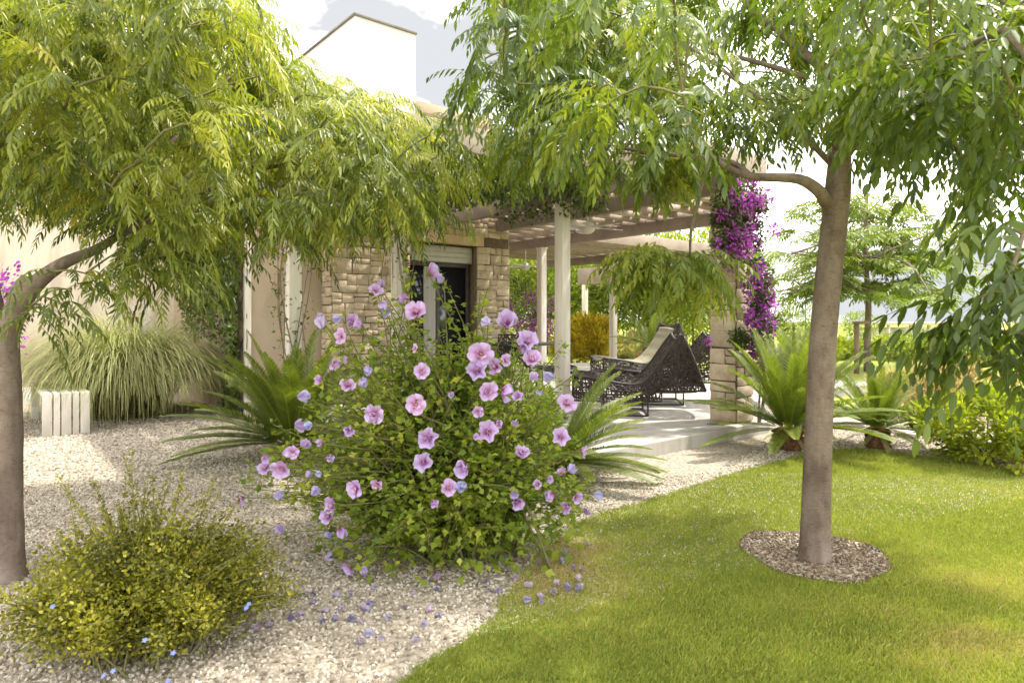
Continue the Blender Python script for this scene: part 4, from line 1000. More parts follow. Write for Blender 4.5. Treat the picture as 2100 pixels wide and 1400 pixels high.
cycad('sago palm half hidden behind the hibiscus at the patio step', GR(1135,985), 0.78, 60, 0.14, 0.11, rc_, mix=(0.25,0.45,0.30))
cycad('sago palm with brown trunk between stone column and right tree', GR(1617,922), 0.88, 58, 0.20, 0.135, rc_, mix=(0.5,0.35,0.15))
cycad('small sago palm right of the lawn tree trunk', GR(1800,920), 0.62, 52, 0.20, 0.105, rc_, mix=(0.35,0.45,0.2))
cycad('distant sago palm behind the stone column', PX(1632,742,11.5)*np.array([1,1,0]), 0.95, 26, 0.25, 0.14, rc_)
pot_b=np.array([2.95,14.2,0.13])
pot=MB(); pot.lathe([(0.001,0.001),(0.17,0.001),(0.245,0.30),(0.27,0.30),(0.27,0.36),(0.235,0.36),(0.22,0.28),(0.001,0.28)],pot_b,28)
o=pot.build('terracotta_pot',M['terracotta'],loc=pot_b,smooth=False); tag(o,'terracotta pot on the far side of the patio','pot')
cycad('sago palm growing in the terracotta pot', pot_b+np.array([0,0,0.28]), 0.85, 28, 0.24, 0.13, rc_, mix=(0.45,0.35,0.2))

# ------------------------------------------------------------------ tall grass clump
rg=np.random.default_rng(91)
GB=W(1.48,9.45,0.0); gt=thing('tall_grass_clump','big round clump of arching pale tall grass by the bench','ornamental grass',GB)
nb=5200; seg=8
az=rg.random(nb)*2*np.pi; el=np.arccos(np.clip(rg.random(nb)**0.8*0.98,0,1)); ln=rg.uniform(1.35,2.1,nb)
b0=GB+np.c_[rg.normal(0,0.16,(nb,2)),np.zeros(nb)]
t=np.linspace(0,1,seg+1)
pit0=np.pi/2-0.03-el*0.42; drop=1.5+1.1*rg.random(nb)+0.55*el
P=np.zeros((nb,seg+1,3)); P[:,0]=b0
for i in range(seg):
    a=pit0-drop*(t[i]**1.9)
    st=ln/seg; P[:,i+1,0]=P[:,i,0]+np.cos(a)*np.cos(az)*st; P[:,i+1,1]=P[:,i,1]+np.cos(a)*np.sin(az)*st; P[:,i+1,2]=P[:,i,2]+np.sin(a)*st
P[:,:,2]=np.maximum(P[:,:,2],0.03)
sd_=np.stack([-np.sin(az),np.cos(az),np.zeros(nb)],1)[:,None,:]*(0.0060*(1-0.8*t))[None,:,None]
V=np.stack([P-sd_,P+sd_],2).reshape(nb,-1,3)
k=np.arange(seg)*2; q=np.stack([k,k+1,k+3,k+2],1)
Fx=(q[None]+(np.arange(nb)*(seg+1)*2)[:,None,None]).reshape(-1,4)
rn=np.clip(0.45+rg.normal(0,0.2,nb)[:,None]+0.25*(np.repeat(t,2)[None]-0.4),0,1)  # random tone per blade; lit tips painted in, colour lighter towards the tip
build('blades',V.reshape(-1,3),Fx,M['pampas'],gt,rnd=rn.ravel())
pm=MB()
for i in range(9):
    B0=GB+np.r_[rg.normal(0.05,0.15,2),0.4]; T_=PX(285+rg.normal(0,30),rg.uniform(600,650),GB[1]+rg.normal(0,0.2))
    p=smooth_path([B0,(B0+T_)/2+[0,0,0.05],T_],12); pm.tube(p[:8],0.004,4,False,rnd=0.2)
    for j in range(60):
        c_=p[7]+(p[11]-p[7])*rg.random()+rg.normal(0,0.012,3); e=c_+np.array([rg.normal(0,0.03),rg.normal(0,0.03),0.05])
        pm.add(np.array([c_,c_+[0.004,0,0],e]),T=[[0,1,2]],rnd=rg.random())
pm.build('plumes',M['plume'],gt)

# ------------------------------------------------------------------ bench
bn=thing('slat_bench','low weathered white slatted bench against the tall grass','bench',W(0.78,9.1,0.0))
a=0.56; 
for wd in (0.085,0.055,0.085,0.055,0.085):
    part_box('seat_slat',a,a+wd,8.30,9.85,0.415,0.45,M['bench'],bn,0.003)
    part_box('end_slat',a,a+wd,8.262,8.298,0.012,0.45,M['bench'],bn,0.003)
    part_box('end_slat',a,a+wd,9.852,9.888,0.012,0.45,M['bench'],bn,0.003)
    a+=wd+0.013
for (b0,z0) in ((8.30,0.35),(9.78,0.35),(8.30,0.10),(9.78,0.10)):
    part_box('crossbar',0.57,0.97,b0,b0+0.06,z0,z0+0.06,M['bench'],bn,0.003)

# ------------------------------------------------------------------ woven furniture
def lace(surf_fn, nu, nv, r, mb, rad=0.0075, jit=0.30, keep=0.9):
    """openwork weave: thin strands along the edges of an irregular net on a surface"""
    u,v=np.meshgrid(np.linspace(0,1,nu),np.linspace(0,1,nv),indexing='ij')
    ju=(r.random(u.shape)-0.5)*2*jit/(nu-1); jv=(r.random(u.shape)-0.5)*2*jit/(nv-1)
    ju[[0,-1],:]=0; jv[:,[0,-1]]=0
    P=surf_fn((u+ju),(v+jv)); idx=np.arange(nu*nv).reshape(nu,nv); P=P.reshape(-1,3)
    E=[np.c_[idx[:-1].ravel(),idx[1:].ravel()],np.c_[idx[:,:-1].ravel(),idx[:,1:].ravel()]]
    d1=np.c_[idx[:-1,:-1].ravel(),idx[1:,1:].ravel()]; E.append(d1[r.random(len(d1))<0.55])
    E=np.vstack(E); E=E[r.random(len(E))<keep]
    A,B=P[E[:,0]],P[E[:,1]]; d=B-A; d/=np.linalg.norm(d,axis=1)[:,None]+1e-9
    s=np.cross(d,r.normal(size=d.shape)); s/=np.linalg.norm(s,axis=1)[:,None]+1e-9; q=np.cross(d,s)
    ring=[s*rad, (-0.5*s+0.866*q)*rad, (-0.5*s-0.866*q)*rad]
    V=np.stack([A+ring[0],A+ring[1],A+ring[2],B+ring[0],B+ring[1],B+ring[2]],1)
    Q=np.array([[0,1,4,3],[1,2,5,4],[2,0,3,5]]); N=len(E)
    mb.add(V.reshape(-1,3),Q=(Q[None]+(np.arange(N)*6)[:,None,None]).reshape(-1,4))
rw=np.random.default_rng(101)
def xf(base, ang):
    c,s=math.cos(ang),math.sin(ang); B0=np.asarray(base,float)
    def f(L_):
        L_=np.asarray(L_,float); sh=L_.shape; L_=L_.reshape(-1,3)
        return (np.stack([L_[:,0]*c-L_[:,1]*s,L_[:,0]*s+L_[:,1]*c,L_[:,2]],1)+B0).reshape(sh)
    return f
def lounge(label, base, ang, length=1.25, width=0.80, cushion=False, group='woven lounge chairs', back=0.86):
    """local x: from foot (0) to head; profile of a chaise with a woven shell"""
    t=thing('lounge_chair',label,'lounge chair',base,group); f=xf(base,ang)
    prof=smooth_path([[0,0,0.40],[length*0.22,0,0.37],[length*0.50,0,0.31],[length*0.66,0,0.33],[length*0.80,0,0.50],[length*0.93,0,0.72],[length*1.02,0,back]],40)
    def shell(u,v):
        i=np.clip((u*39),0,38.999); k=i.astype(int); fr=(i-k)[...,None]; p=prof[k]*(1-fr)+prof[k+1]*fr
        p=p.copy(); p[...,1]=(v-0.5)*width; p[...,2]+= 0.06*(2*v-1)**2; return f(p)
    m=MB(); lace(shell,int(length*38),int(width*34),rw,m); m.build('woven_shell',M['black'],t)
    m=MB()
    for sgn in (-1,1):
        def side(u,v,sgn=sgn):
            i=np.clip((u*39*0.72),0,38.999); k=i.astype(int); fr=(i-k)[...,None]; p=(prof[k]*(1-fr)+prof[k+1]*fr).copy()
            top=p[...,2]+0.06; low=0.17+0.05*(u-0.5)**2
            p[...,1]=sgn*(width/2-0.05*np.sin(np.pi*v)*-1); p[...,2]=top*(1-v)+low*v; return f(p)
        lace(side,int(length*26),9,rw,m)
    zt=back
    def x_in(z): return np.interp(z, prof[24:,2]+0.06, prof[24:,0])
    def x_out(z): return length*(1.05+0.20*(1-np.clip((z-0.30)/(zt-0.30),0,1))**0.8)
    for sgn in (-1,1):
        def wing(u,v,sgn=sgn):
            z=0.30+(zt+0.05-0.30)*u; xi=x_in(z); xo=x_out(z); return f(np.stack([xi+(xo-xi)*v, sgn*(width/2+0.03*np.sin(np.pi*v)), z],-1))
        lace(wing,20,16,rw,m)
    def rear(u,v):
        z=0.30+(zt+0.03-0.30)*u; y=(v-0.5)*width; return f(np.stack([x_out(z)+0.05*(1-(2*v-1)**2), y, z],-1))
    lace(rear,20,26,rw,m)
    for sgn in (-1,1):
        zz=np.linspace(0.30,zt+0.04,9); m.tube(f(np.stack([x_out(zz),np.full(9,sgn*width/2),zz],1)),0.013,6); m.tube(f([[x_in(0.36),sgn*width/2,0.30],[float(x_out(0.30)),sgn*width/2,0.30]]),0.013,6)
    m.tube(f([[float(x_out(0.30))+0.05*(1-q*q), q*width/2, 0.30] for q in np.linspace(-1,1,7)]),0.013,6)
    m.build('woven_skirt',M['black'],t)
    m=MB()
    for sgn in (-1,1):
        e=prof.copy(); e[:,1]=sgn*width/2; e[:,2]+=0.06; m.tube(f(e),0.016,6)
        e=prof[:29].copy(); uu=np.linspace(0,1,29); e[:,1]=sgn*width/2; e[:,2]=0.17+0.05*(uu-0.5)**2; m.tube(f(e),0.012,6); m.tube(f([prof[0]+[0,sgn*width/2,0.06],[prof[0][0],sgn*width/2,0.18]]),0.012,6)
    for i in (0,-1):
        e=np.array([[prof[i,0],y,prof[i,2]+0.06*(2*y/width)**2] for y in np.linspace(-width/2,width/2,9)]); m.tube(f(e),0.014,6)
    m.build('rim',M['black'],t)
    for x0 in (0.30*length,0.72*length):
        m=MB()
        zz=0.33 if x0<0.5*length else 0.36
        p=[[x0,-width*0.42,zz],[x0,-width*0.42,0.015],[x0,width*0.42,0.015],[x0,width*0.42,zz]]
        m.tube(f(np.array(p)[:2]),0.010,6); m.tube(f(np.array(p)[2:]),0.010,6); m.tube(f(np.array([[x0,-width*0.42,0.012],[x0,width*0.42,0.012]])),0.010,6)
        m.build('leg_frame',M['metal'],t)
    m=MB()
    for sgn in (-1,1): m.tube(f([[0.30*length,sgn*width*0.42,0.011],[0.72*length,sgn*width*0.42,0.011]]),0.010,6)
    m.build('runner',M['metal'],t)
    if cushion:
        pr=smooth_path([[length*0.40,0,0.34],[length*0.62,0,0.36],[length*0.78,0,0.52],[length*0.92,0,0.76],[length*1.0,0,0.93]],24)
        tg=np.gradient(pr,axis=0); nm=np.c_[-tg[:,2],np.zeros(24),tg[:,0]]; nm/=np.linalg.norm(nm,axis=1)[:,None]
        g=[]; ny=9
        for i in range(24):
            for y in np.linspace(-1,1,ny):
                pad=0.05*(1-abs(y)**4)*(0.75+0.25*abs(math.sin(i*0.75))); g.append(pr[i]+nm[i]*(0.02+pad)+np.array([0,y*width*0.44,0]))
        for i in range(24):
            for y in np.linspace(-1,1,ny): g.append(pr[i]+nm[i]*0.015+np.array([0,y*width*0.44,0]))
        Q=[[i*ny+j,(i+1)*ny+j,(i+1)*ny+j+1,i*ny+j+1] for i in range(23) for j in range(ny-1)]
        k=24*ny; Q+=[[k+i*ny+j,k+i*ny+j+1,k+(i+1)*ny+j+1,k+(i+1)*ny+j] for i in range(23) for j in range(ny-1)]
        for i in range(23): Q+=[[i*ny,k+i*ny,k+(i+1)*ny,(i+1)*ny],[i*ny+ny-1,(i+1)*ny+ny-1,k+(i+1)*ny+ny-1,k+i*ny+ny-1]]
        for j in range(ny-1): Q+=[[23*ny+j,k+23*ny+j,k+23*ny+j+1,23*ny+j+1],[j,j+1,k+j+1,k+j]]
        build('cushion',f(np.array(g)),np.array(Q),M['cushion'],t,smooth=True)
    return t
def stool(label, base, ang, l=0.62, wd=0.6):
    t=thing('footstool',label,'footstool',base,'woven footstools'); f=xf(base,ang)
    def top(u,v):
        p=np.stack([(u-0.5)*l,(v-0.5)*wd,0.30+0.07*(2*u-1)**2],-1); return f(p)
    m=MB(); lace(top,18,17,rw,m); m.build('woven_seat',M['black'],t)
    m=MB()
    for s in (-1,1):
        m.tube(f([[(u-0.5)*l,s*wd/2,0.30+0.07*(2*u-1)**2] for u in np.linspace(0,1,9)]),0.013,6); m.tube(f([[s*l/2,-wd/2,0.37],[s*l/2,wd/2,0.37]]),0.013,6)
    m.build('rim',M['black'],t)
    for x0 in (-0.2,0.2):
        m=MB(); m.tube(f([[x0,-wd*0.4,0.30],[x0,-wd*0.4,0.01]]),0.010,6); m.tube(f([[x0,wd*0.4,0.30],[x0,wd*0.4,0.01]]),0.010,6); m.tube(f([[x0,-wd*0.4,0.011],[x0,wd*0.4,0.011]]),0.010,6); m.build('leg_frame',M['metal'],t)
    return t
lounge('black openwork lounge chair nearest the stone column, seen from behind', np.array([0.72,7.75,0.13]), R(-6), 1.16, 0.74)
lounge('black openwork lounge chair partly hidden by the stone column', np.array([1.30,8.75,0.13]), R(-6), 1.26, 0.80)
lounge('lounge chair with olive cushion by the potted palm', np.array([1.45,11.2,0.13]), R(8), 1.25, 0.80, True, back=0.98)
stool('low woven footstool beyond the nearest lounge chair', np.array([1.05,9.35,0.13]), R(20))
stool('low woven footstool beside the white post', np.array([0.62,10.3,0.13]), R(10))

def dining_chair(label, base, ang):
    t=thing('dining_chair',label,'chair',base,'dark dining chairs'); f=xf(base,ang)
    m=MB(); lace(lambda u,v: f(np.stack([(u-0.5)*0.46,(v-0.5)*0.46,0.45+0*u],-1)),14,14,rw,m); m.build('seat',M['black'],t)
    m=MB(); lace(lambda u,v: f(np.stack([0.23+0.08*u,(v-0.5)*0.46,0.45+0.42*u],-1)),14,14,rw,m); m.tube(f([[0.31,-0.23,0.87],[0.31,0.23,0.87]]),0.014,6); m.build('backrest',M['black'],t)
    for (x,y) in ((-0.2,-0.2),(-0.2,0.2),(0.2,-0.2),(0.2,0.2)):
        m=MB(); m.tube(f([[x,y,0.45],[x*1.05,y*1.05,0.002]]),0.012,6); m.build('leg',M['metal'],t)
dining_chair('dark woven dining chair by the stone door wall', np.array([-0.15,9.2,0.13]), R(60))
dining_chair('dark woven dining chair between the two front posts', np.array([0.45,8.9,0.13]), R(200))
tb=thing('dining_table','dark dining table glimpsed behind the hibiscus','table',np.array([0.12,9.9,0.13])); f=xf([0.12,9.9,0.13],BA)
V8=np.array([[-.6,-.45,.71],[.6,-.45,.71],[.6,.45,.71],[-.6,.45,.71],[-.6,-.45,.74],[.6,-.45,.74],[.6,.45,.74],[-.6,.45,.74]])
build('table_top',f(V8),np.array([[0,3,2,1],[4,5,6,7],[0,1,5,4],[1,2,6,5],[2,3,7,6],[3,0,4,7]]),M['metal'],tb,bevel=0.006)
for (x,y) in ((-.54,-.39),(.54,-.39),(.54,.39),(-.54,.39)):
    m=MB(); m.tube(f([[x,y,0.71],[x,y,0.002]]),0.02,8); m.build('leg',M['metal'],tb)

def fan(label, P):
    t=thing('ceiling_fan',label,'fan',P,'ceiling fans under the pergola')
    m=MB(); m.tube([P+[0,0,0.06],P+[0,0,2.756-P[2]]],0.012,8); m.build('rod',M['fan'],t)
    m=MB(); m.lathe([(0.001,0.08),(0.07,0.07),(0.10,0.02),(0.09,-0.04),(0.05,-0.07),(0.001,-0.08)],P,20); m.build('motor',M['fan'],t,smooth=True)
    for i in range(5):
        a=i*2*math.pi/5+0.4; c,s=math.cos(a),math.sin(a); bw=np.array([[0.10,-0.03,0],[0.20,-0.06,-0.01],[0.50,-0.07,-0.012],[0.54,0,0],[0.50,0.07,0.012],[0.20,0.06,0.01],[0.10,0.03,0]])
        v=np.vstack([bw,bw+[0,0,0.008]])@np.array([[c,-s,0],[s,c,0],[0,0,1]]).T+P
        T=[[0,i2,i2+1] for i2 in range(1,6)]; T=[[a_,c_,b_] for a_,b_,c_ in T]+[[7+0,7+i2,8+i2] for i2 in range(1,6)]
        Q=[[i2,(i2+1)%7,7+(i2+1)%7,7+i2] for i2 in range(7)]
        build('blade',v,[np.array(T),np.array(Q)],M['fan'],t)
fan('pale ceiling fan right of the front post', PX(1205,468,8.7))
fan('pale ceiling fan at the far end beside the stone wall', PX(1078,547,14.2))

# ------------------------------------------------------------------ bougainvillea, ivy, vines
rb=np.random.default_rng(111)
lv=leaf_tpl(1,0.62,0.12,0.1)
bo=thing('bougainvillea','purple flowering bougainvillea climbing the stone column','climber',W(6.5,3.85,0.0))
CP=W(6.32,3.92,0)[:2]
cl=[]
for (x,y,s) in [(1500,385,1.0),(1530,400,1.0),(1560,410,.9),(1480,410,.8),(1490,440,1),(1520,440,1),(1550,440,1),(1490,480,1),(1520,480,1),(1550,480,.9),(1500,520,1),(1540,530,1),(1565,560,.8),(1545,580,.9),(1555,620,.9),(1565,650,.9),(1545,650,.8),(1540,690,.8),(1565,690,.8),(1520,700,.6),(1555,720,.5),(1550,760,.35),(1565,600,.8),(1470,450,.6),(1475,500,.6),(1580,660,.6),(1510,690,.6)]:
    cl.append((PX(x,y,6.7+rb.normal(0,0.06)),s))
LPs=[];LDs=[]
for c_,s in cl:
    n=int(260*s); o_=rb.normal(size=(n,3)); o_/=np.linalg.norm(o_,axis=1)[:,None]; LPs.append(c_+o_*0.13*s*rb.random((n,1))**0.5*np.array([1,0.8,1])); LDs.append(o_+[0,0,-0.2])
LPs=np.vstack(LPs);LDs=np.vstack(LDs);N=len(LPs)
V,Fx,rv=scatter(*lv,basis(LDs,rb.normal(0,0.5,(N,3))+[0,-0.5,0.8]),LPs,rb.uniform(0.03,0.05,N),np.clip(0.35+rb.normal(0,0.2,N),0,1))
build('foliage',V,Fx,M['leafI'],bo,rnd=rv)
m=MB(); pts=[W(6.50,3.78,0.0),PX(1568,800,6.75),PX(1560,700,6.68),PX(1550,600,6.68),PX(1530,500,6.68),PX(1510,400,6.68)]; m.tube(smooth_path(pts,20),np.linspace(0.018,0.008,20),7); pts=[W(6.48,3.76,0.0),PX(1560,780,6.74),PX(1575,680,6.7),PX(1560,560,6.68),PX(1500,470,6.68)]; m.tube(smooth_path(pts,20),np.linspace(0.012,0.005,20),6); m.build('stems',M['bark'],bo)
for (x,y,r0) in [(1545,390,.10),(1560,405,.10),(1550,425,.10),(1535,430,.06),(1490,375,.05),(1510,380,.05),(1480,440,.06),(1500,445,.06),(1515,500,.11),(1530,515,.09),(1500,510,.06),(1520,530,.06),(1545,460,.06),(1560,545,.06),(1570,570,.06),(1555,615,.09),(1572,600,.06),(1565,640,.08),(1580,630,.06),(1545,655,.07),(1575,665,.08),(1560,680,.08),(1560,705,.07),(1572,715,.07),(1548,715,.05),(1480,525,.05),(1470,500,.04),(1590,470,.06),(1540,610,.05),(1585,610,.05),(1452,700,.03),(1560,755,.03),(1505,405,.07),(1525,415,.08),(1500,475,.07),(1535,480,.08),(1550,500,.07),(1500,545,.06),(1545,560,.08),(1535,590,.07),(1550,580,.07),(1530,640,.06),(1570,620,.07),(1545,690,.06),(1580,690,.06),(1555,735,.05)]:
    c_=PX(x,y,6.60+rb.normal(0,0.06)); n=int(760*r0); o_=rb.normal(size=(n,3)); o_/=np.linalg.norm(o_,axis=1)[:,None]
    P=c_+o_*r0*rb.random((n,1))**0.5; V,Fx,rv=scatter(*round_tpl(),basis(o_,rb.normal(0,0.6,(n,3))+[0,0,1]),P,rb.uniform(0.026,0.044,n),np.clip(rb.normal(0.5,0.22,n),0,1))
    build('flower_cluster',V,Fx,M['bract'],bo,rnd=rv)

iv=thing('wall_ivy','dark ivy covering the side wall behind the tall grass','ivy',W(2.6,8.8,0))
n=9000; bq=8.30+2.6*rb.random(n)**1.2; zq=0.05+3.0*rb.random(n); keep=(zq>1.15-0.25*np.sin(bq*9)) | (bq<8.72+0.08*np.sin(zq*7)); bq,zq=bq[keep],zq[keep]; n=len(bq)
P=Wm(np.c_[2.55-0.11*rb.random(n),bq,zq]); D=Wm(np.c_[-0.5*np.ones(n)+rb.normal(0,0.4,n),rb.normal(0,0.5,n),rb.normal(-0.3,0.5,n)]); U=Wm(np.tile([[-1.0,0,0.4]],(n,1)))+rb.normal(0,0.3,(n,3))
V,Fx,rv=scatter(*lobed_tpl(),basis(D,U),P,rb.uniform(0.045,0.085,n),np.clip(rb.normal(0.45,0.2,n),0,1)); build('foliage',V,Fx,M['leafI'],iv,rnd=rv)
m=MB()
for k in range(9):
    b0=8.35+0.2*k*rb.random(); p=[[2.60,b0+rb.normal(0,0.1)*j,0.0+0.38*j] for j in range(8)]; p=np.array(p); p[:,1]=np.clip(p[:,1],8.3,10.2); p[:,0]=2.605; m.tube(Wm(smooth_path(p,20)),0.006,5)
m.build('stems',M['bark'],iv)
def vine(label, a, b, seed, nl, top):
    r=np.random.default_rng(seed); t=thing('climbing_vine',label,'vine',W(a-0.12,b-0.1,0.004),'vines on the pergola posts')
    m=MB(); LP=[]
    for k in range(9):
        ph=r.uniform(0,6.28); w_=r.uniform(0.6,1.8)*r.choice([-1,1]); z=np.linspace(0.0,top*r.uniform(0.75,1.0),24)
        rad=0.10+0.05*np.sin(z*2+ph)+r.uniform(0,0.06); p=Wm(np.c_[a+rad*np.cos(ph+w_*z),b+rad*np.sin(ph+w_*z),z+0.004]); m.tube(p,np.linspace(0.008,0.003,24),5)
        i=r.integers(4,24,nl); LP.append(p[i]+r.normal(0,0.05,(nl,3)))
    m.build('stems',M['stake'],t); LP=np.vstack(LP); n=len(LP)
    V,Fx,rv=scatter(*lv,basis(r.normal(size=(n,3)),r.normal(0,.4,(n,3))+[0,0,1]),LP,r.uniform(0.03,0.06,n),np.clip(r.normal(0.55,0.2,n),0,1)); build('foliage',V,Fx,M['leafI'],t,rnd=rv)
vine('bare stemmed vine twisting round the post before the cream wall',2.56,6.66,5,46,2.5)
vine('thin vine twisting round the post before the stone door wall',3.79,6.66,6,34,2.5)

# dark creeper hanging over the near edge of the pergola
pc=thing('roof_creeper','dark green creeper trailing over the pergola edge above the door','creeper',W(4.4,5.0,2.9))
n=13000; aq=rb.uniform(2.9,5.5,n); bq=5.0+1.6*rb.random(n)**1.5; zq=2.95-0.55*rb.random(n)**1.4*(0.6+0.4*np.sin(aq*5)); P=Wm(np.c_[aq,bq,zq]); D=rb.normal(size=(n,3))+[0,0,-0.8]
V,Fx,rv=scatter(*lv,basis(D,rb.normal(0,.5,(n,3))+[0,-.4,1]),P,rb.uniform(0.04,0.075,n),np.clip(rb.normal(0.42,0.2,n),0,1)); build('foliage',V,Fx,M['leafI'],pc,rnd=rv)
m=MB()
for k in range(6):
    p=np.array([[3.2+k*0.4+0.1*math.sin(j),5.0+0.2*j,2.9+0.03*math.sin(j*2)] for j in range(8)]); m.tube(Wm(p),0.008,5)
m.build('stems',M['bark'],pc)

# ------------------------------------------------------------------ right-hand shrubs and far garden
rt=np.random.default_rng(121); RT=round_tpl(); LT=leaf_tpl(1,0.34,0.1,0.15)
def shr(name,label,cat,px,py,rx,rz,n,size,mat,tpl=RT,clumps=45,ry=None,**kw):
    b=GR(px,py); return leafy(name,label,cat,b,b+np.array([0,0,rz*0.85]),(rx,ry or rx,rz),n,size,mat,rt,tpl,clumps=clumps,**kw)
shr('glossy_shrub','rounded yellow green glossy shrub at the right lawn edge','shrub',2030,950,0.62,0.36,9000,0.042,M['leafG'],clumps=90,csize=0.22)
shr('russet_shrub','loose russet shrub behind the small sago palm','shrub',1965,868,0.55,0.42,3800,0.05,M['leafRed'],LT,csize=0.35)
shr('straw_grass','pale straw coloured grass tuft before the far lawn','ornamental grass',1890,842,0.62,0.36,3000,0.09,M['straw'],LT,up=1.2,csize=0.4)
for i,(px,py,rx,rz,mt,lb) in enumerate([(1735,736,0.9,0.36,'leafB','dull green hedge shrub left of the tree stake'),(1835,737,1.1,0.42,'leafG','bright yellow hedge shrub right of the tree stake'),(1900,742,1.15,0.46,'leafB','round dark hedge shrub at the far lawn edge'),(1990,744,1.2,0.42,'leafG','yellow green hedge shrub behind the hanging branch'),(2070,744,1.3,0.46,'leafB','dark hedge shrub at the far right'),(1690,737,0.8,0.36,'leafG','small hedge shrub just behind the lawn tree trunk')]):
    shr('hedge_shrub',lb,'shrub',px,py,rx,rz,3200,0.12,M[mt],LT,clumps=80,group='hedge shrubs along the far lawn')
# young staked tree
sb=GR(1779,762); yt=thing('young_tree','slender young tree with flat layered crown and stake on the far lawn','tree',sb)
YT=sb[1]; m=MB(); tkp=smooth_path([sb,PX(1779,700,YT),PX(1781,620,YT),PX(1777,560,YT),PX(1774,480,YT),PX(1778,400,YT)],20); m.tube(tkp,np.linspace(0.085,0.04,20),10)
tips=[]
for k in range(230):
    lay=rt.choice([0,1,2,3],p=[0.34,0.3,0.2,0.16]); y=[585,530,480,430][lay]+rt.normal(0,13); x=1785+rt.normal(0,[105,90,70,60][lay]); 
    if lay==0 and x>1785: y+=0.05*(x-1785)
    tips.append(PX(x,y,YT+rt.normal(0,1.2)))
tips=np.array(tips); dd=grow_twigs(tkp[8:],tips,m,0.03,0.008,0.05,rt); m.build('trunk',M['bark'],yt)
tplY=[pinnate(0.5,6,0.13,0.04,p,0.5,rt,0.25) for p in (0.2,0,-0.2)]
crown('crown',M['leafB'],yt,tips,dd,tplY,(5,7),1.2,0.35+rt.normal(0,0.1,len(tips)),rt)
s2=GR(1757,766); m=MB(); m.tube([s2,PX(1757,663,s2[1])],0.06,8); stk=m.build('tree_stake',M['stake'],loc=s2); tag(stk,'wooden stake left of the young tree','stake')
m=MB(); m.tube([PX(1750,662,s2[1]-0.08),PX(1786,660,s2[1]-0.08)],0.035,6); m.build('crossbar',M['stake'],stk)
# pale outbuilding with flat canopy and low wall
YB=34.0
ob=thing('garden_pavilion','long low pale pavilion beyond the far hedge','pavilion',PX(1900,700,YB)*np.array([1,1,0]))
def fbox(name,x0,x1,y0,y1,Y,dep,mat,par):
    p0=PX(x0,y1,Y);p1=PX(x1,y0,Y); return MB().box((p0[0],Y,max(p0[2],-0.01)),(p1[0],Y+dep,p1[2])).build(name,mat,par)
fbox('roof',1790,2075,660,666,YB,4,M['tile'],ob)
fbox('wall',1800,2060,672,689,YB+1,2.5,M['white'],ob)
for x in (1800,1822,1868,1905,1960,2020): fbox('post',x,x+4,666.5,705,YB+0.2,0.15,M['post'],ob)
lw=fbox('boundary_wall',1655,2300,690,705,YB+0.6,0.2,M['white'],None); tag(lw,'low white boundary wall behind the far hedge','wall')
pv=leafy('pavilion_creeper','green creeper growing over the left end of the pavilion','creeper',PX(1745,706,31)*np.array([1,1,0]),PX(1765,668,31),(1.1,0.8,0.8),1500,0.13,M['leafB'],rt,LT,clumps=40)
ft=leafy('distant_tree','small round distant tree left of the lawn tree trunk','tree',PX(1625,690,26)*np.array([1,1,0]),PX(1628,668,26),(0.95,0.9,1.0),2600,0.14,M['leafB'],rt,LT,clumps=50,trunk_h=0.8)
pl=MB(); pb_=PX(1652,700,60)*np.array([1,1,0]); pl.tube([pb_,PX(1652,610,60)],0.06,6); pl.tube([PX(1652,610,60),PX(1658,609,60)],0.05,6); o=pl.build('lamp_post',M['coping'],loc=pb_); tag(o,'thin distant lamp post against the pale sky','lamp post')
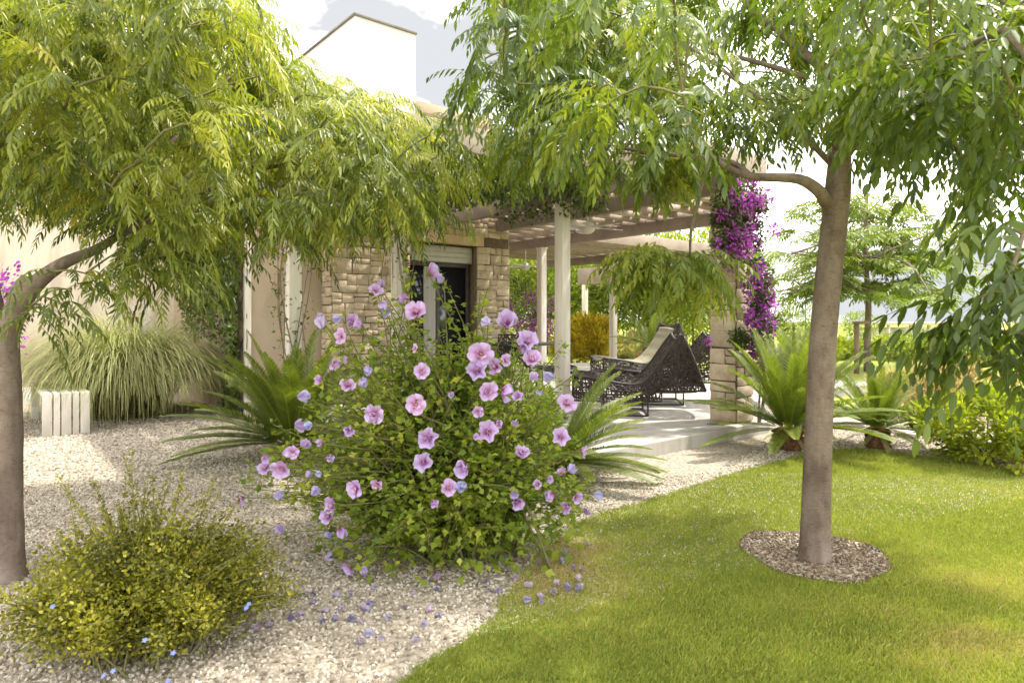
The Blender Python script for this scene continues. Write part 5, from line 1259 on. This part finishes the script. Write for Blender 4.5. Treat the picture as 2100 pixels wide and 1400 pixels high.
# garden seen through the pergola
for (px,Y,rx,rz,mt,lb,nm) in [(1215,17.5,0.7,0.75,'leafY','orange and yellow leaved shrub between the far posts','shrub'),(1170,18.5,0.6,0.7,'leafY','golden shrub left of the far thin post','shrub'),(1250,21,1.0,0.45,'straw','pale tufted grass behind the patio','ornamental grass'),(1330,22,1.2,0.5,'straw','dry tufted grass right of the far post','ornamental grass'),(1185,22.5,1.0,0.45,'straw','straw grass tuft at the left of the far lawn','ornamental grass')]:
    b=np.array([(px-HX)/F*Y,Y,0.0]); leafy('garden_'+('shrub' if nm=='shrub' else 'grass'),lb,nm,b,b+[0,0,rz*0.8],(rx,rx,rz),3800,0.13,M[mt],rt,LT,clumps=50,up=1.0,csize=0.3)
for (px,Y,rx,rz,th_,mt,lb) in [(1120,24,1.9,1.9,1.3,'leafB','leafy tree behind the two thin front posts'),(1230,27,2.2,2.0,1.6,'leafG','bright yellow green tree beyond the far posts'),(1320,24,2.0,1.9,1.4,'leafB','green tree behind the potted palm'),(1420,22,1.9,1.9,1.2,'leafG','light green tree left of the stone column'),(1490,28,2.3,2.0,1.5,'leafB','darker tree directly behind the stone column'),(1060,28,2.3,2.2,1.5,'leafB','tree at the left behind the stone wall end'),(1370,30,2.4,2.1,1.2,'leafB','broad dark tree far behind the potted palm'),(1160,31,2.4,2.1,1.2,'leafB','broad green tree far behind the golden shrubs')]:
    b=np.array([(px-HX)/F*Y,Y,0.0]); leafy('garden_tree',lb,'tree',b,b+[0,0,th_+rz*0.6],(rx,rx*0.9,rz),9500,0.19,M[mt],rt,LT,clumps=110,trunk_h=th_,group='garden trees beyond the patio')
# bougainvillea shrubs
def bshrub(label,c,rx,rz,n):
    b=np.array([c[0],c[1],0.0]); t=leafy('flowering_shrub',label,'shrub',b,c,(rx,rx,rz),n,0.06,M['leafI'],rt,lv,clumps=40)
    for k in range(12):
        v=rt.normal(size=3); v/=np.linalg.norm(v); v[1]=-abs(v[1]); q=np.asarray(c)+v*np.array([rx,rx,rz])*0.95; m_=90; o_=rt.normal(size=(m_,3)); P=q+o_*0.09
        V,Fx,rv=scatter(*RT,basis(o_,rt.normal(0,.6,(m_,3))+[0,0,1]),P,rt.uniform(0.035,0.06,m_),np.clip(rt.normal(.5,.22,m_),0,1)); build('flower_cluster',V,Fx,M['bract'],t,rnd=rv)
bshrub('purple flowering shrub at the end of the stone wall', PX(1078,640,13.2),0.55,0.75,1500)
bshrub('purple flowering shrub behind the left tree trunk', PX(-25,640,7.0),0.28,0.45,700)
# rocks
for (x,y,s,lb) in [(1865,772,0.24,'pale boulder on the far lawn edge'),(1898,893,0.13,'small rock beside the glossy shrub'),(1860,898,0.10,'tiny stone beside the small sago palm')]:
    import bmesh
    bm=bmesh.new(); bmesh.ops.create_icosphere(bm,subdivisions=3,radius=s)
    for v in bm.verts:
        n_=v.co.normalized(); v.co*=1+0.22*math.sin(n_.x*4+x)*math.cos(n_.y*5)+0.12*math.sin(n_.z*7+y); v.co.z*=0.65
    me=bpy.data.meshes.new('rock'); bm.to_mesh(me); bm.free(); me.materials.append(M['rock']); o=bpy.data.objects.new('rock',me); col.objects.link(o); o.location=GR(x,y)+np.array([0,0,s*0.4]); tag(o,lb,'rock')
